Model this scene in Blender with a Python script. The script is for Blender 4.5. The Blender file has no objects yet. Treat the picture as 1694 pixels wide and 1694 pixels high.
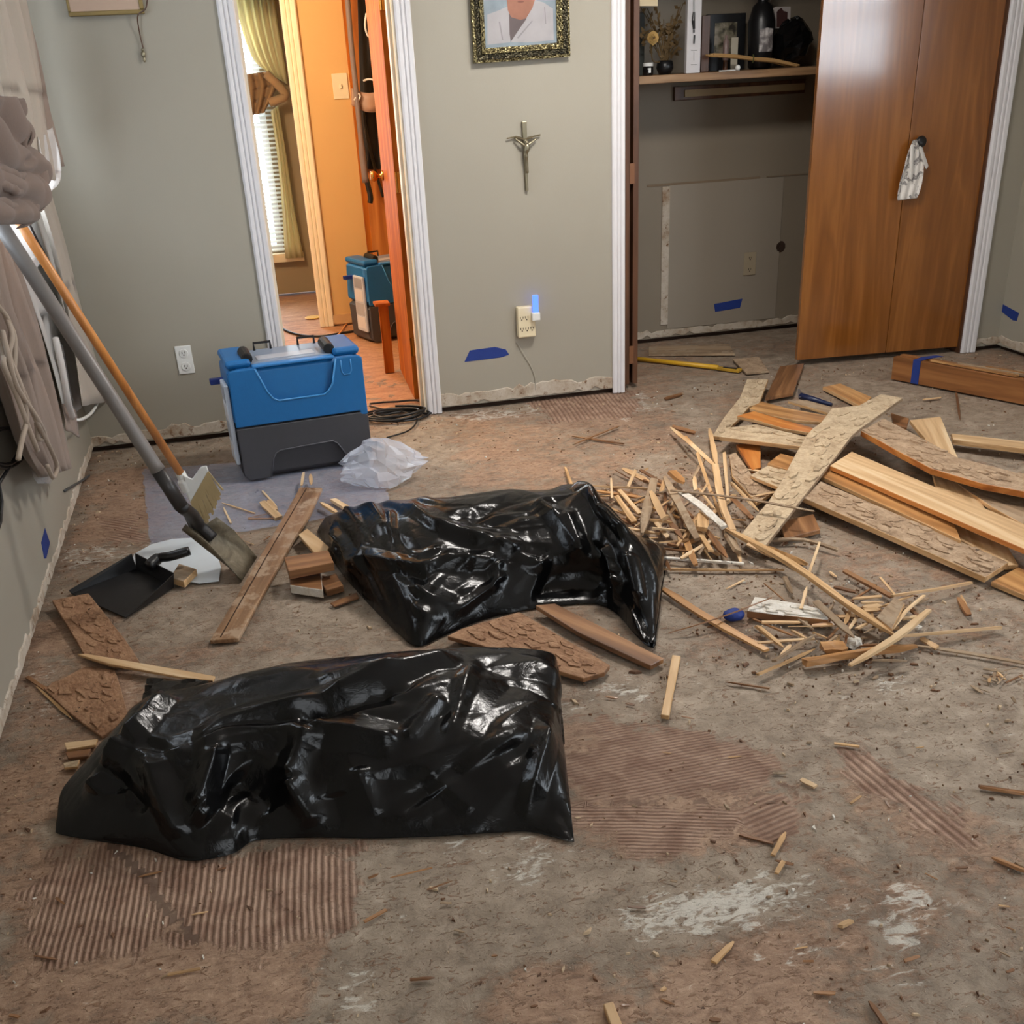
import bpy, bmesh, math, random
import numpy as np
from mathutils import Vector, Matrix
random.seed(7)
RNG = np.random.default_rng(7)
SC = bpy.context.scene
COL = SC.collection
PI = math.pi

# ---------------------------------------------------------------- camera
W_ = 1694.0
FPX, PITCH, ROLL, YAW, CAMH, PPY = 1793.08, 0.480720, -0.0531243, 0.2189856, 1.5, 1050.0
def _axes():
    f = Vector((math.sin(YAW)*math.cos(PITCH), math.cos(YAW)*math.cos(PITCH), -math.sin(PITCH)))
    r = Vector((math.cos(YAW), -math.sin(YAW), 0)); u = r.cross(f)
    c, s = math.cos(ROLL), math.sin(ROLL)
    return c*r+s*u, -s*r+c*u, f
CX, CU, CF = _axes()
CAM = Vector((0, 0, CAMH))
cam_d = bpy.data.cameras.new('camera'); cam = bpy.data.objects.new('camera', cam_d); COL.objects.link(cam)
cam.matrix_world = Matrix(((CX.x, CU.x, -CF.x, 0), (CX.y, CU.y, -CF.y, 0), (CX.z, CU.z, -CF.z, CAMH), (0, 0, 0, 1)))
cam_d.sensor_width = 36.0; cam_d.lens = 36.0*FPX/W_
cam_d.shift_y = (PPY-W_/2)/W_          # the photograph is a crop of a taller frame
cam_d.clip_start = 0.05; cam_d.clip_end = 100
SC.camera = cam
def ray(px, py): return CF + CX*((px-W_/2)/FPX) - CU*((py-PPY)/FPX)
def FL(px, py, z=0.0):                   # a point of the photo at height z
    d = ray(px, py); return CAM + d*((z-CAMH)/d.z)
def WY(px, py, y):                       # ... on a wall facing the camera
    d = ray(px, py); return CAM + d*(y/d.y)
def WX(px, py, x):                       # ... on a side wall
    d = ray(px, py); return CAM + d*(x/d.x)

# ---------------------------------------------------------------- world, lights, exposure
YB, XL, XR, YC, YR, ZC = 5.25, -0.79, 4.0, 6.22, -1.3, 2.44
w = bpy.data.worlds.new('daylight'); SC.world = w; w.use_nodes = True
bg = w.node_tree.nodes['Background']; bg.inputs[0].default_value = (0.72, 0.86, 1.0, 1); bg.inputs[1].default_value = 1.6
SC.view_settings.view_transform = 'Standard'; SC.view_settings.look = 'None'
SC.view_settings.gamma = 1; SC.view_settings.use_curve_mapping = False
SC.view_settings.exposure = 0.0
SC.cycles.use_denoising = True
SC.cycles.max_bounces = 8; SC.cycles.diffuse_bounces = 5; SC.cycles.glossy_bounces = 4
SC.cycles.transparent_max_bounces = 12; SC.cycles.sample_clamp_indirect = 8
def area_light(name, loc, aim, sx, sy, watts, col):
    l = bpy.data.lights.new(name, 'AREA'); l.shape = 'RECTANGLE'; l.size = sx; l.size_y = sy
    l.energy = watts; l.color = col
    o = bpy.data.objects.new(name, l); COL.objects.link(o); o.location = loc
    o.rotation_euler = (Vector(aim)-Vector(loc)).to_track_quat('-Z', 'Y').to_euler()
    return o
# daylight through the four windows (left wall, right wall, behind the camera, far room) and the hall lamp
area_light('daylight_left', (XL-0.14, 4.0, 1.5), (XL+1, 4.0, 1.40), 1.45, 1.05, 30, (0.80, 0.90, 1.0))
area_light('daylight_right', (XR+0.14, 1.70, 1.72), (XR-1, 1.95, 1.60), 2.8, 0.82, 66, (0.86, 0.93, 1.0))
area_light('daylight_rear', (1.2, YR-0.14, 1.5), (1.2, YR+1, 1.3), 2.4, 1.3, 22, (1.0, 0.97, 0.93))
area_light('daylight_far_room', (0.05, 9.2, 1.3), (0.05, 8.2, 1.2), 0.7, 1.6, 40, (0.85, 0.95, 1.0))
def bulb(name, loc, watts, col, r):
    l = bpy.data.lights.new(name, 'POINT'); l.energy = watts; l.color = col; l.shadow_soft_size = r
    o = bpy.data.objects.new(name, l); COL.objects.link(o); o.location = loc
bulb('hall_lamp', (-0.35, 6.25, 2.2), 120, (1.0, 0.75, 0.48), 0.09)
area_light('bedroom_ceiling_lamp', (1.6, 3.95, 2.42), (1.6, 3.95, 0), 0.45, 0.45, 48, (1.0, 0.95, 0.89))

# ---------------------------------------------------------------- object helpers
ROOT = {}
def link(o): COL.objects.link(o); return o
def tag(o, label=None, cat=None, group=None, kind=None):
    if label: o['label'] = label
    if cat: o['category'] = cat
    if group: o['group'] = group
    if kind: o['kind'] = kind
    return o
def thing(name, label, cat, loc=(0, 0, 0), rz=0.0, group=None, local=False):
    o = link(bpy.data.objects.new(name, None)); o.empty_display_size = 0.05
    o.location = loc; o.rotation_euler = (0, 0, rz)
    ROOT[o] = Vector((0, 0, 0)) if local else Vector(loc)
    return tag(o, label, cat, group)
class MB:
    """collects vertices and faces, built as one mesh object"""
    def __init__(s): s.v = []; s.f = []; s.m = []; s.cm = 0
    def add(s, vs, fs, m=None):
        n = len(s.v); s.v += [Vector(v) for v in vs]; s.f += [tuple(i+n for i in f) for f in fs]
        s.m += [s.cm if m is None else m]*len(fs); return s
    def box(s, a, b, m=None):
        x0, y0, z0 = a; x1, y1, z1 = b
        return s.add([(x0,y0,z0),(x1,y0,z0),(x1,y1,z0),(x0,y1,z0),(x0,y0,z1),(x1,y0,z1),(x1,y1,z1),(x0,y1,z1)],
            [(0,3,2,1),(4,5,6,7),(0,1,5,4),(1,2,6,5),(2,3,7,6),(3,0,4,7)], m)
    def obox(s, c, ax, ay, az, m=None):      # oriented box, half-axis vectors
        c, ax, ay, az = map(Vector, (c, ax, ay, az))
        vs = [c+i*ax+j*ay+k*az for k in (-1, 1) for i, j in ((-1,-1),(1,-1),(1,1),(-1,1))]
        return s.add(vs, [(0,3,2,1),(4,5,6,7),(0,1,5,4),(1,2,6,5),(2,3,7,6),(3,0,4,7)], m)
    def prism(s, pts, ext, m=None):          # polygon swept along ext
        n = len(pts); pts = [Vector(p) for p in pts]; ext = Vector(ext)
        nrm = Vector((0, 0, 0))
        for i in range(n): nrm += pts[i].cross(pts[(i+1) % n])
        if nrm.dot(ext) > 0: pts = pts[::-1]
        vs = pts+[p+ext for p in pts]
        fs = [tuple(range(n)), tuple(range(2*n-1, n-1, -1))]
        fs += [((i+1) % n, i, n+i, n+(i+1) % n) for i in range(n)]
        return s.add(vs, fs, m)
    def tube(s, pts, r, seg=8, m=None, closed=False, cap=True):
        pts = [Vector(p) for p in pts]; n = len(pts); rs = r if hasattr(r, '__len__') else [r]*n
        vs = []; prev = None
        for i, p in enumerate(pts):
            if closed: t = pts[(i+1) % n]-pts[i-1]
            else: t = pts[min(i+1, n-1)]-pts[max(i-1, 0)]
            t = t.normalized() if t.length > 1e-9 else Vector((0, 0, 1))
            if prev is None: a = t.orthogonal().normalized()
            else:
                a = prev-t*prev.dot(t); a = a.normalized() if a.length > 1e-6 else t.orthogonal().normalized()
            prev = a; b = t.cross(a)
            vs += [p+(a*math.cos(2*PI*k/seg)+b*math.sin(2*PI*k/seg))*rs[i] for k in range(seg)]
        fs = []
        for i in range(n if closed else n-1):
            j = (i+1) % n
            fs += [(i*seg+k, i*seg+(k+1) % seg, j*seg+(k+1) % seg, j*seg+k) for k in range(seg)]
        if cap and not closed: fs += [tuple(range(seg-1, -1, -1)), tuple((n-1)*seg+k for k in range(seg))]
        return s.add(vs, fs, m)
    def lathe(s, c, prof, seg=16, m=None, axis=None):   # prof: (radius, height)
        c = Vector(c); vs = []
        az = Vector(axis).normalized() if axis else Vector((0, 0, 1)); ax = az.orthogonal().normalized(); ay = az.cross(ax)
        for r, h in prof:
            vs += [c+ax*(r*math.cos(2*PI*k/seg))+ay*(r*math.sin(2*PI*k/seg))+az*h for k in range(seg)]
        n = len(prof)
        fs = [(i*seg+k, i*seg+(k+1) % seg, (i+1)*seg+(k+1) % seg, (i+1)*seg+k) for i in range(n-1) for k in range(seg)]
        fs += [tuple(range(seg-1, -1, -1)), tuple((n-1)*seg+k for k in range(seg))]
        return s.add(vs, fs, m)
    def grid(s, P, m=None, closed_u=False):  # P: rows of points
        nr, nc = len(P), len(P[0]); vs = [p for r in P for p in r]; fs = []
        for i in range(nr-1):
            for j in range(nc if closed_u else nc-1):
                k = (j+1) % nc; fs.append((i*nc+j, i*nc+k, (i+1)*nc+k, (i+1)*nc+j))
        return s.add(vs, fs, m)
    def sphere(s, c, r, seg=10, rings=6, m=None, sc=(1, 1, 1)):
        c = Vector(c); vs = [c+Vector((0, 0, -r*sc[2]))]; 
        for i in range(1, rings):
            a = -PI/2+PI*i/rings
            vs += [c+Vector((r*sc[0]*math.cos(a)*math.cos(2*PI*k/seg), r*sc[1]*math.cos(a)*math.sin(2*PI*k/seg), r*sc[2]*math.sin(a))) for k in range(seg)]
        vs.append(c+Vector((0, 0, r*sc[2]))); fs = []
        fs += [(0, 1+(k+1) % seg, 1+k) for k in range(seg)]
        for i in range(rings-2):
            a = 1+i*seg; fs += [(a+k, a+(k+1) % seg, a+seg+(k+1) % seg, a+seg+k) for k in range(seg)]
        a = 1+(rings-2)*seg; fs += [(a+k, a+(k+1) % seg, len(vs)-1) for k in range(seg)]
        return s.add(vs, fs, m)
    def build(s, name, mats, parent=None, smooth=False, bevel=0, loc=None, kind=None, solid=0, subsurf=0):
        off = ROOT.get(parent, Vector((0, 0, 0))) if parent else (Vector(loc) if loc is not None else Vector((0, 0, 0)))
        if parent is None and loc is None and s.v and kind is None:
            mn = [min(v[i] for v in s.v) for i in range(3)]; mx = [max(v[i] for v in s.v) for i in range(3)]
            off = Vector(((mn[0]+mx[0])/2, (mn[1]+mx[1])/2, mn[2]))
        me = bpy.data.meshes.new(name); me.from_pydata([v-off for v in s.v], [], s.f)
        if not isinstance(mats, (list, tuple)): mats = [mats]
        for mt in mats: me.materials.append(mt)
        me.polygons.foreach_set('material_index', [min(i, len(mats)-1) for i in s.m])
        if smooth: me.polygons.foreach_set('use_smooth', [True]*len(me.polygons))
        me.update()
        o = link(bpy.data.objects.new(name, me))
        if parent: o.parent = parent; ROOT[o] = off
        else: o.location = off
        if parent: ROOT[o] = off
        if bevel:
            b = o.modifiers.new('bevel', 'BEVEL'); b.width = bevel; b.segments = 2; b.limit_method = 'ANGLE'; b.angle_limit = 0.6
        if solid:
            b = o.modifiers.new('solid', 'SOLIDIFY'); b.thickness = solid; b.offset = 0
        if subsurf:
            b = o.modifiers.new('sub', 'SUBSURF'); b.levels = subsurf; b.render_levels = subsurf
        if kind: o['kind'] = kind
        return o
def bez(pts, n=8):                            # Catmull-Rom through the points
    pts = [Vector(p) for p in pts]; out = []
    q = [2*pts[0]-pts[1]]+pts+[2*pts[-1]-pts[-2]]
    for i in range(1, len(q)-2):
        a, b, c, d = q[i-1:i+3]
        for k in range(n):
            t = k/n; out.append(0.5*((2*b)+(c-a)*t+(2*a-5*b+4*c-d)*t*t+(3*b-a-3*c+d)*t**3))
    return out+[pts[-1]]

# ---------------------------------------------------------------- materials
def rgb(r, g, b):                            # sRGB 0-255 to linear
    f = lambda c: (c/255/12.92) if c <= 10 else ((c/255+0.055)/1.055)**2.4
    return (f(r), f(g), f(b), 1)
class NT:
    def __init__(s, name):
        s.mat = bpy.data.materials.new(name); s.mat.use_nodes = True; s.t = s.mat.node_tree
        s.b = s.t.nodes['Principled BSDF']; s.out = s.t.nodes['Material Output']
    def n(s, typ, **kw):
        nd = s.t.nodes.new(typ)
        for k, v in kw.items():
            if k.startswith('i_'): s.set(nd.inputs[int(k[2:]) if k[2:].isdigit() else k[2:]], v)
            else: setattr(nd, k, v)
        return nd
    def set(s, inp, v):
        if hasattr(v, 'node'): s.t.links.new(v, inp)
        else: inp.default_value = v
    def coord(s, which='Object', scale=(1, 1, 1), loc=None):
        tc = s.n('ShaderNodeTexCoord'); mp = s.n('ShaderNodeMapping'); s.set(mp.inputs[0], tc.outputs[which]); mp.inputs[3].default_value = scale
        if loc is not None: s.set(mp.inputs[1], loc)
        return mp.outputs[0]
    def noise(s, vec, scale, detail=4, rough=0.55, dist=0.0, out=0):
        nd = s.n('ShaderNodeTexNoise'); s.set(nd.inputs['Vector'], vec); nd.inputs['Scale'].default_value = scale
        nd.inputs['Detail'].default_value = detail; nd.inputs['Roughness'].default_value = rough; nd.inputs['Distortion'].default_value = dist
        return nd.outputs[out]
    def vor(s, vec, scale, feat='F1', out=0, rnd=1.0):
        nd = s.n('ShaderNodeTexVoronoi'); nd.feature = feat; s.set(nd.inputs['Vector'], vec); nd.inputs['Scale'].default_value = scale
        nd.inputs['Randomness'].default_value = rnd
        return nd.outputs[out]
    def math(s, op, a, b=0.0, c=0.0, clamp=False):
        nd = s.n('ShaderNodeMath', operation=op, use_clamp=clamp); s.set(nd.inputs[0], a); s.set(nd.inputs[1], b); s.set(nd.inputs[2], c); return nd.outputs[0]
    def ramp(s, fac, stops, interp='LINEAR'):
        nd = s.n('ShaderNodeValToRGB'); s.set(nd.inputs[0], fac); cr = nd.color_ramp; cr.interpolation = interp
        while len(cr.elements) < len(stops): cr.elements.new(0.5)
        for e, (p, c) in zip(cr.elements, stops):
            e.position = p; e.color = c if hasattr(c, '__len__') else (c, c, c, 1)
        return nd.outputs[0]
    def step(s, v, a, b):
        nd = s.n('ShaderNodeMapRange', interpolation_type='SMOOTHSTEP'); s.set(nd.inputs[0], v)
        nd.inputs[1].default_value = a; nd.inputs[2].default_value = b; return nd.outputs[0]
    def mix(s, fac, a, b, mode='MIX'):
        nd = s.n('ShaderNodeMix', data_type='RGBA', blend_type=mode); s.set(nd.inputs[0], fac); s.set(nd.inputs[6], a); s.set(nd.inputs[7], b); return nd.outputs[2]
    def attr(s, name): return s.n('ShaderNodeAttribute', attribute_name=name).outputs['Fac']
    def rand(s): return s.n('ShaderNodeObjectInfo').outputs['Random']
    def bump(s, h, strength=0.5, dist=0.01, nrm=None):
        nd = s.n('ShaderNodeBump'); nd.inputs['Strength'].default_value = strength; nd.inputs['Distance'].default_value = dist; s.set(nd.inputs['Height'], h)
        if nrm is not None: s.set(nd.inputs['Normal'], nrm)
        return nd.outputs[0]
    def fin(s, col=None, rough=None, nrm=None, **kw):
        if col is not None: s.set(s.b.inputs['Base Color'], col)
        if rough is not None: s.set(s.b.inputs['Roughness'], rough)
        if nrm is not None: s.set(s.b.inputs['Normal'], nrm)
        for k, v in kw.items(): s.set(s.b.inputs[k.replace('_', ' ')], v)
        return s.mat
def plain(name, c, rough=0.5, var=0.06, bump=0.0, bscale=60, **kw):
    t = NT(name); v = t.coord('Object')
    n = t.noise(v, bscale*0.12+3, 4)
    col = t.mix(n, tuple(min(1, x*(1-var*2)) for x in c[:3])+(1,), tuple(min(1, x*(1+var*2)) for x in c[:3])+(1,))
    nrm = t.bump(t.noise(v, bscale, 5), bump, 0.004) if bump else None
    return t.fin(col, rough, nrm, **kw)
def wood(name, dark, mid, light, rough=0.45, gscale=1.0, grime=None, bumpk=0.15, coat=0.0, axis=0, tint=0.25, figure=0.0):
    t = NT(name); sc = [26*gscale]*3; sc[axis] = 1.6*gscale
    off = t.n('ShaderNodeCombineXYZ'); r = t.rand()
    t.set(off.inputs[0], t.math('MULTIPLY', r, 37.0)); t.set(off.inputs[1], t.math('MULTIPLY', r, 91.0)); t.set(off.inputs[2], t.math('MULTIPLY', r, 53.0))
    v = t.coord('Object', sc, off.outputs[0])
    g = t.noise(v, 1.0, 6, 0.62, 0.7)
    fsc = [1.0, 1.0, 1.0]; fsc = [6*gscale]*3; fsc[axis] = 0.55*gscale
    f = t.noise(t.coord('Object', fsc, off.outputs[0]), 1.0, 3, 0.5, 1.2)
    rings = t.math('PINGPONG', t.math('MULTIPLY', f, 9.0), 1.0)
    gg = t.math('ADD', t.math('MULTIPLY', g, 0.75-0.35*figure), t.math('MULTIPLY', rings, 0.22+0.3*figure))
    col = t.ramp(gg, [(0.22, dark), (0.48, mid), (0.72, light)])
    hv = t.n('ShaderNodeHueSaturation'); t.set(hv.inputs['Color'], col)
    t.set(hv.inputs['Value'], t.math('MULTIPLY_ADD', r, 2*tint, 1-tint)); col = hv.outputs[0]
    h = gg
    if grime:
        gv = t.coord('Object', (1, 1, 1), off.outputs[0])
        m = t.step(t.noise(gv, 14, 6, 0.7), 0.50, 0.60); col = t.mix(m, col, grime)
        h = t.math('ADD', gg, t.math('MULTIPLY', t.noise(gv, 160, 3), 0.5))
    kw = {'Coat_Weight': coat, 'Coat_Roughness': 0.12} if coat else {}
    return t.fin(col, rough, t.bump(h, bumpk, 0.004), **kw)
def glue_back(name, c0, c1, c2, seed=0.0, bk=0.75):     # plank back with trowelled, crumbling adhesive
    t = NT(name); r = t.rand(); off = t.n('ShaderNodeCombineXYZ')
    t.set(off.inputs[0], t.math('MULTIPLY_ADD', r, 31.0, seed)); t.set(off.inputs[1], t.math('MULTIPLY', r, 77.0))
    v = t.coord('Object', (1, 1, 1), off.outputs[0])
    big = t.noise(v, 16, 5, 0.65, 0.6); fine = t.noise(v, 90, 6, 0.7); vo = t.vor(t.coord('Object', (1, 2.2, 1), off.outputs[0]), 42)
    fl = t.math('ADD', t.math('MULTIPLY', big, 0.7), t.math('MULTIPLY', fine, 0.5))
    col = t.ramp(fl, [(0.36, c0), (0.52, c1), (0.72, c2)])
    pit = t.step(t.noise(v, 55, 4, 0.6, 1.0), 0.66, 0.72); col = t.mix(pit, col, rgb(72, 52, 38))
    h = t.math('ADD', t.math('ADD', t.math('MULTIPLY', vo, -0.5), big), t.math('MULTIPLY', fine, 0.55))
    h = t.math('SUBTRACT', h, t.math('MULTIPLY', pit, 0.8))
    return t.fin(col, 0.85, t.bump(h, bk, 0.008))
MAT = {}
# ---------------------------------------------------------------- setting materials
def wall_mat(name, c):
    t = NT(name); v = t.coord('Object'); n = t.noise(v, 1.6, 4, 0.6)
    col = t.mix(n, tuple(x*0.94 for x in c[:3])+(1,), tuple(min(1, x*1.05) for x in c[:3])+(1,))
    return t.fin(col, 0.55, t.bump(t.noise(v, 190, 3), 0.12, 0.002))
M_WALL = wall_mat('wall_paint', rgb(160, 154, 140))
M_CLOS = wall_mat('closet_wall_shaded', rgb(134, 123, 107))  # darkened wall colour: the closet's shade is put into the paint
M_HALL = wall_mat('hall_lamplit_paint', rgb(212, 170, 108))  # extra orange in the paint stands in for the lamp's warm light
M_CEIL = plain('ceiling_paint', rgb(226, 222, 214), 0.8)
M_TRIM = plain('white_trim_paint', rgb(222, 220, 222), 0.35, 0.03)
M_DARK = plain('shadow_gap_wood', rgb(58, 40, 28), 0.9, 0.2)
def bare_mat():
    t = NT('bare_plaster'); v = t.coord('Object'); n = t.noise(v, 9, 6, 0.7); m = t.noise(v, 34, 5, 0.7)
    col = t.ramp(n, [(0.30, rgb(140, 112, 86)), (0.45, rgb(178, 164, 146)), (0.62, rgb(196, 186, 172)), (0.8, rgb(160, 140, 116))])
    col = t.mix(t.step(m, 0.57, 0.68), col, rgb(118, 88, 64))
    return t.fin(col, 0.9, t.bump(t.math('ADD', n, m), 0.5, 0.006))
M_BARE = bare_mat()
M_GLASS = NT('window_glass').fin(rgb(255, 255, 255), 0.02, Transmission_Weight=1.0, IOR=1.02, Alpha=0.35)
M_DOOR = wood('honey_door_veneer', rgb(136, 66, 16), rgb(172, 94, 28), rgb(192, 116, 42), 0.6, 0.8, None, 0.05, 0.0, axis=2, tint=0.02, figure=0.3)
M_DOOR.node_tree.nodes['Principled BSDF'].inputs['Specular IOR Level'].default_value = 0.12
M_DOORG = wood('glossy_closet_veneer', rgb(118, 69, 23), rgb(135, 81, 31), rgb(155, 98, 42), 0.22, 0.8, None, 0.04, 1.0, axis=2, tint=0.02, figure=0.1)
M_DBRN = wood('dark_stained_wood', rgb(60, 38, 24), rgb(88, 56, 36), rgb(106, 70, 46), 0.4, 1.0, None, 0.1, 0.0, axis=2, tint=0.05)

# ---------------------------------------------------------------- floor with adhesive, dust and scraped concrete
def sd_poly(P, poly):                        # signed distance, + inside
    poly = np.array([[p[0], p[1]] for p in poly]); d = np.full(len(P), 1e9); ins = np.zeros(len(P), bool)
    for i in range(len(poly)):
        a, b = poly[i], poly[(i+1) % len(poly)]; e = b-a; w_ = P-a
        k = np.clip((w_@e)/(e@e), 0, 1); q = w_-k[:, None]*e
        d = np.minimum(d, np.hypot(q[:, 0], q[:, 1]))
        c = ((a[1] > P[:, 1]) != (b[1] > P[:, 1])) & (P[:, 0] < (b[0]-a[0])*(P[:, 1]-a[1])/(b[1]-a[1]+1e-12)+a[0]); ins ^= c
    return np.where(ins, d, -d)
def vnoise(P, s, seed):                      # value noise
    r = np.random.default_rng(seed); T = r.random((64, 64)); q = P*s; i = np.floor(q).astype(int); f = q-i; f = f*f*(3-2*f)
    g = lambda a, b: T[(i[:, 0]+a) % 64, (i[:, 1]+b) % 64]
    return (g(0,0)*(1-f[:,0])+g(1,0)*f[:,0])*(1-f[:,1])+(g(0,1)*(1-f[:,0])+g(1,1)*f[:,0])*f[:,1]
def make_floor():
    xs = np.arange(XL-0.1, XR+0.12, 0.0145)
    ys = np.concatenate([np.linspace(YR-0.1, 0.85, 20), np.arange(0.865, 5.42, 0.0145), np.linspace(5.45, YC+0.1, 40)])
    X, Y = np.meshgrid(xs, ys); P = np.stack([X.ravel(), Y.ravel()], 1); N = len(P)
    n1 = vnoise(P, 3.1, 1)-0.5; n2 = vnoise(P, 9, 2)-0.5; n3 = vnoise(P, 31, 3)-0.5; n4 = vnoise(P, 55, 4)-0.5
    fp = lambda x, y: np.array(FL(x, y))[:2]
    poly = lambda pts: [fp(*p) for p in pts]
    adh = 0.36+0.35*n1+0.15*n2
    def blob(pts, wgt, soft=0.12):
        d = sd_poly(P, poly(pts))+0.10*n2+0.05*n3
        return wgt*np.clip(0.5+d/soft, 0, 1)
    # brown adhesive (+) and bare concrete (-)
    for pts, wg in (([(0,1390),(90,1390),(300,1440),(540,1400),(560,1560),(500,1700),(0,1700)], 0.55),
        ([(930,1240),(990,1190),(1150,1215),(1300,1250),(1310,1390),(1060,1430),(940,1340)], 0.5),
        ([(770,1700),(790,1640),(900,1590),(960,1610),(1000,1700)], 0.6), ([(1130,1600),(1270,1560),(1300,1700),(1130,1700)], 0.45),
        ([(30,1040),(140,1000),(240,1090),(230,1220),(60,1380),(0,1390)], 0.35), ([(130,790),(240,780),(250,870),(150,890)], 0.5),
        ([(740,690),(1010,660),(1160,700),(1000,800),(760,800)], 0.25), ([(1250,1450),(1500,1420),(1520,1700),(1280,1700)], 0.2),
        ([(1360,1230),(1450,1230),(1694,1400),(1694,1460),(1560,1450)], 0.25), ([(300,1100),(420,1000),(700,1040),(420,1090)], 0.2),
        ([(950,1180),(1110,1120),(1300,1090),(1694,1110),(1694,1300),(1500,1260),(1350,1230),(1130,1210)], -0.45),
        ([(560,1410),(1090,1420),(1010,1580),(560,1640)], -0.32), ([(1000,1440),(1300,1400),(1330,1500),(1100,1560)], -0.4),
        ([(310,1010),(420,950),(640,980),(660,1040),(420,1060)], -0.3), ([(1380,620),(1694,660),(1694,780),(1500,720)], -0.5),
        ([(40,1090),(130,1060),(160,1180),(60,1240)], -0.25), ([(560,1560),(780,1570),(720,1700),(540,1700)], -0.4), ([(1480,1270),(1694,1230),(1694,1330),(1560,1330)], -0.4)):
        adh = adh+blob(pts, wg)
    white = 0*adh
    for pts, wg in (([(1060,1480),(1180,1450),(1330,1455),(1330,1500),(1200,1540),(1070,1530)], 0.75), ([(1350,1470),(1420,1480),(1500,1520),(1520,1580),(1440,1560)], 0.7),
        ([(1440,1450),(1540,1465),(1560,1490),(1450,1500)], 0.6), ([(1440,1600),(1520,1590),(1530,1630),(1470,1640)], 0.7), ([(530,1590),(610,1580),(640,1660),(560,1680)], 0.6), ([(860,1570),(910,1580),(910,1620),(870,1620)], 0.5),
        ([(930,1110),(1060,1105),(1060,1150),(940,1160)], 0.5), ([(735,680),(1020,655),(1040,668),(880,690),(740,700)], 0.55), ([(1000,690),(1060,650),(1090,670),(1040,700)], 0.6),
        ([(100,905),(240,900),(260,935),(110,940)], 0.55), ([(1290,1560),(1350,1560),(1360,1600),(1290,1600)], 0.55), ([(700,1350),(940,1400),(900,1480),(700,1430)], 0.35),
        ([(60,1090),(140,1090),(150,1180),(50,1200)], 0.4), ([(210,1100),(290,1110),(230,1170)], 0.4), ([(1430,1115),(1500,1110),(1490,1160),(1430,1160)], 0.5)):
        white = np.maximum(white, blob(pts, wg, 0.10))
    warm = blob([(650,690),(760,680),(960,690),(930,780),(700,790)], 1.0, 0.2)
    ridge = np.zeros(N); phase = np.zeros(N)
    def ridges(pts, a, b, pitch, curve=0.0):
        nonlocal ridge, phase
        d = sd_poly(P, poly(pts))+0.10*n2+0.05*n3; m = np.clip(0.5+d/0.15, 0, 1)
        A, B = fp(*a), fp(*b); t = (B-A)/np.linalg.norm(B-A); nn = np.array([-t[1], t[0]]); q = P-A
        s = q@nn; u = q@t; ph = (s+curve*u*u+0.006*n2)/pitch
        sel = m > ridge; phase = np.where(sel, ph, phase); ridge = np.maximum(ridge, m)
    ridges([(930,1330),(945,1250),(990,1190),(1150,1215),(1290,1250),(1310,1300),(1200,1325)], (950,1332), (1250,1275), 0.012)
    ridges([(935,1332),(1220,1322),(1210,1375),(1100,1420),(1055,1425),(990,1385)], (960,1345), (1220,1345), 0.012, 0.10)
    ridges([(1215,1335),(1300,1290),(1318,1375),(1270,1385)], (1230,1352), (1312,1318), 0.016)
    ridges([(75,1385),(150,1400),(300,1440),(300,1560),(130,1600),(25,1570)], (120,1400), (75,1570), 0.0132)
    ridges([(200,1400),(450,1390),(580,1400),(560,1540),(430,1600),(320,1540),(210,1500)], (380,1420), (366,1550), 0.0145)
    ridges([(1390,1235),(1440,1238),(1640,1395),(1580,1430)], (1410,1240), (1600,1400), 0.021)
    ridges([(870,640),(1040,640),(1060,690),(900,700)], (960,640), (1010,700), 0.022)
    ridges([(180,860),(235,850),(240,890),(190,895)], (180,870), (240,880), 0.02)
    z = 0.0026*n2+0.0018*n3+0.0012*n4+0.0016*np.clip((adh-0.45)*4, -1, 1)
    z += ridge*0.0018*np.sin(2*PI*phase)*0
    z -= z.max()                                # top of the relief is z = 0
    co = np.stack([P[:, 0], P[:, 1], z], 1)
    ny, nx = len(ys), len(xs); idx = np.arange(N).reshape(ny, nx)
    F = np.stack([idx[:-1, :-1], idx[:-1, 1:], idx[1:, 1:], idx[1:, :-1]], -1).reshape(-1, 4)
    me = bpy.data.meshes.new('floor'); me.vertices.add(N); me.vertices.foreach_set('co', co.ravel().astype(np.float32))
    me.loops.add(F.size); me.loops.foreach_set('vertex_index', F.ravel().astype(np.int32))
    me.polygons.add(len(F)); me.polygons.foreach_set('loop_start', np.arange(0, F.size, 4, dtype=np.int32))
    me.polygons.foreach_set('use_smooth', np.ones(len(F), bool))
    for nm, a in (('adh', adh), ('white', white), ('ridge', ridge), ('phase', phase)):
        me.attributes.new(nm, 'FLOAT', 'POINT').data.foreach_set('value', a.astype(np.float32))
    me.update(calc_edges=True)
    t = NT('scraped_floor'); v = t.coord('Object')
    A, W, R, PH = t.attr('adh'), t.attr('white'), t.attr('ridge'), t.attr('phase')
    nA = t.noise(v, 7, 8, 0.68, 0.4); nB = t.noise(v, 26, 7, 0.72, 0.5); nC = t.noise(v, 120, 3, 0.55); streak = t.noise(t.coord('Object', (1, 2.2, 1)), 24, 6, 0.66, 1.0); nL = t.noise(v, 2.6, 5, 0.62, 0.6); nM = t.noise(v, 12, 5, 0.62, 0.8)
    conc = t.ramp(t.math('ADD', t.math('MULTIPLY', nB, 0.35), t.math('MULTIPLY', nM, 0.65)), [(0.30, rgb(112, 101, 89)), (0.47, rgb(150, 137, 122)), (0.60, rgb(170, 157, 142)), (0.75, rgb(196, 183, 167))])
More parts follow.
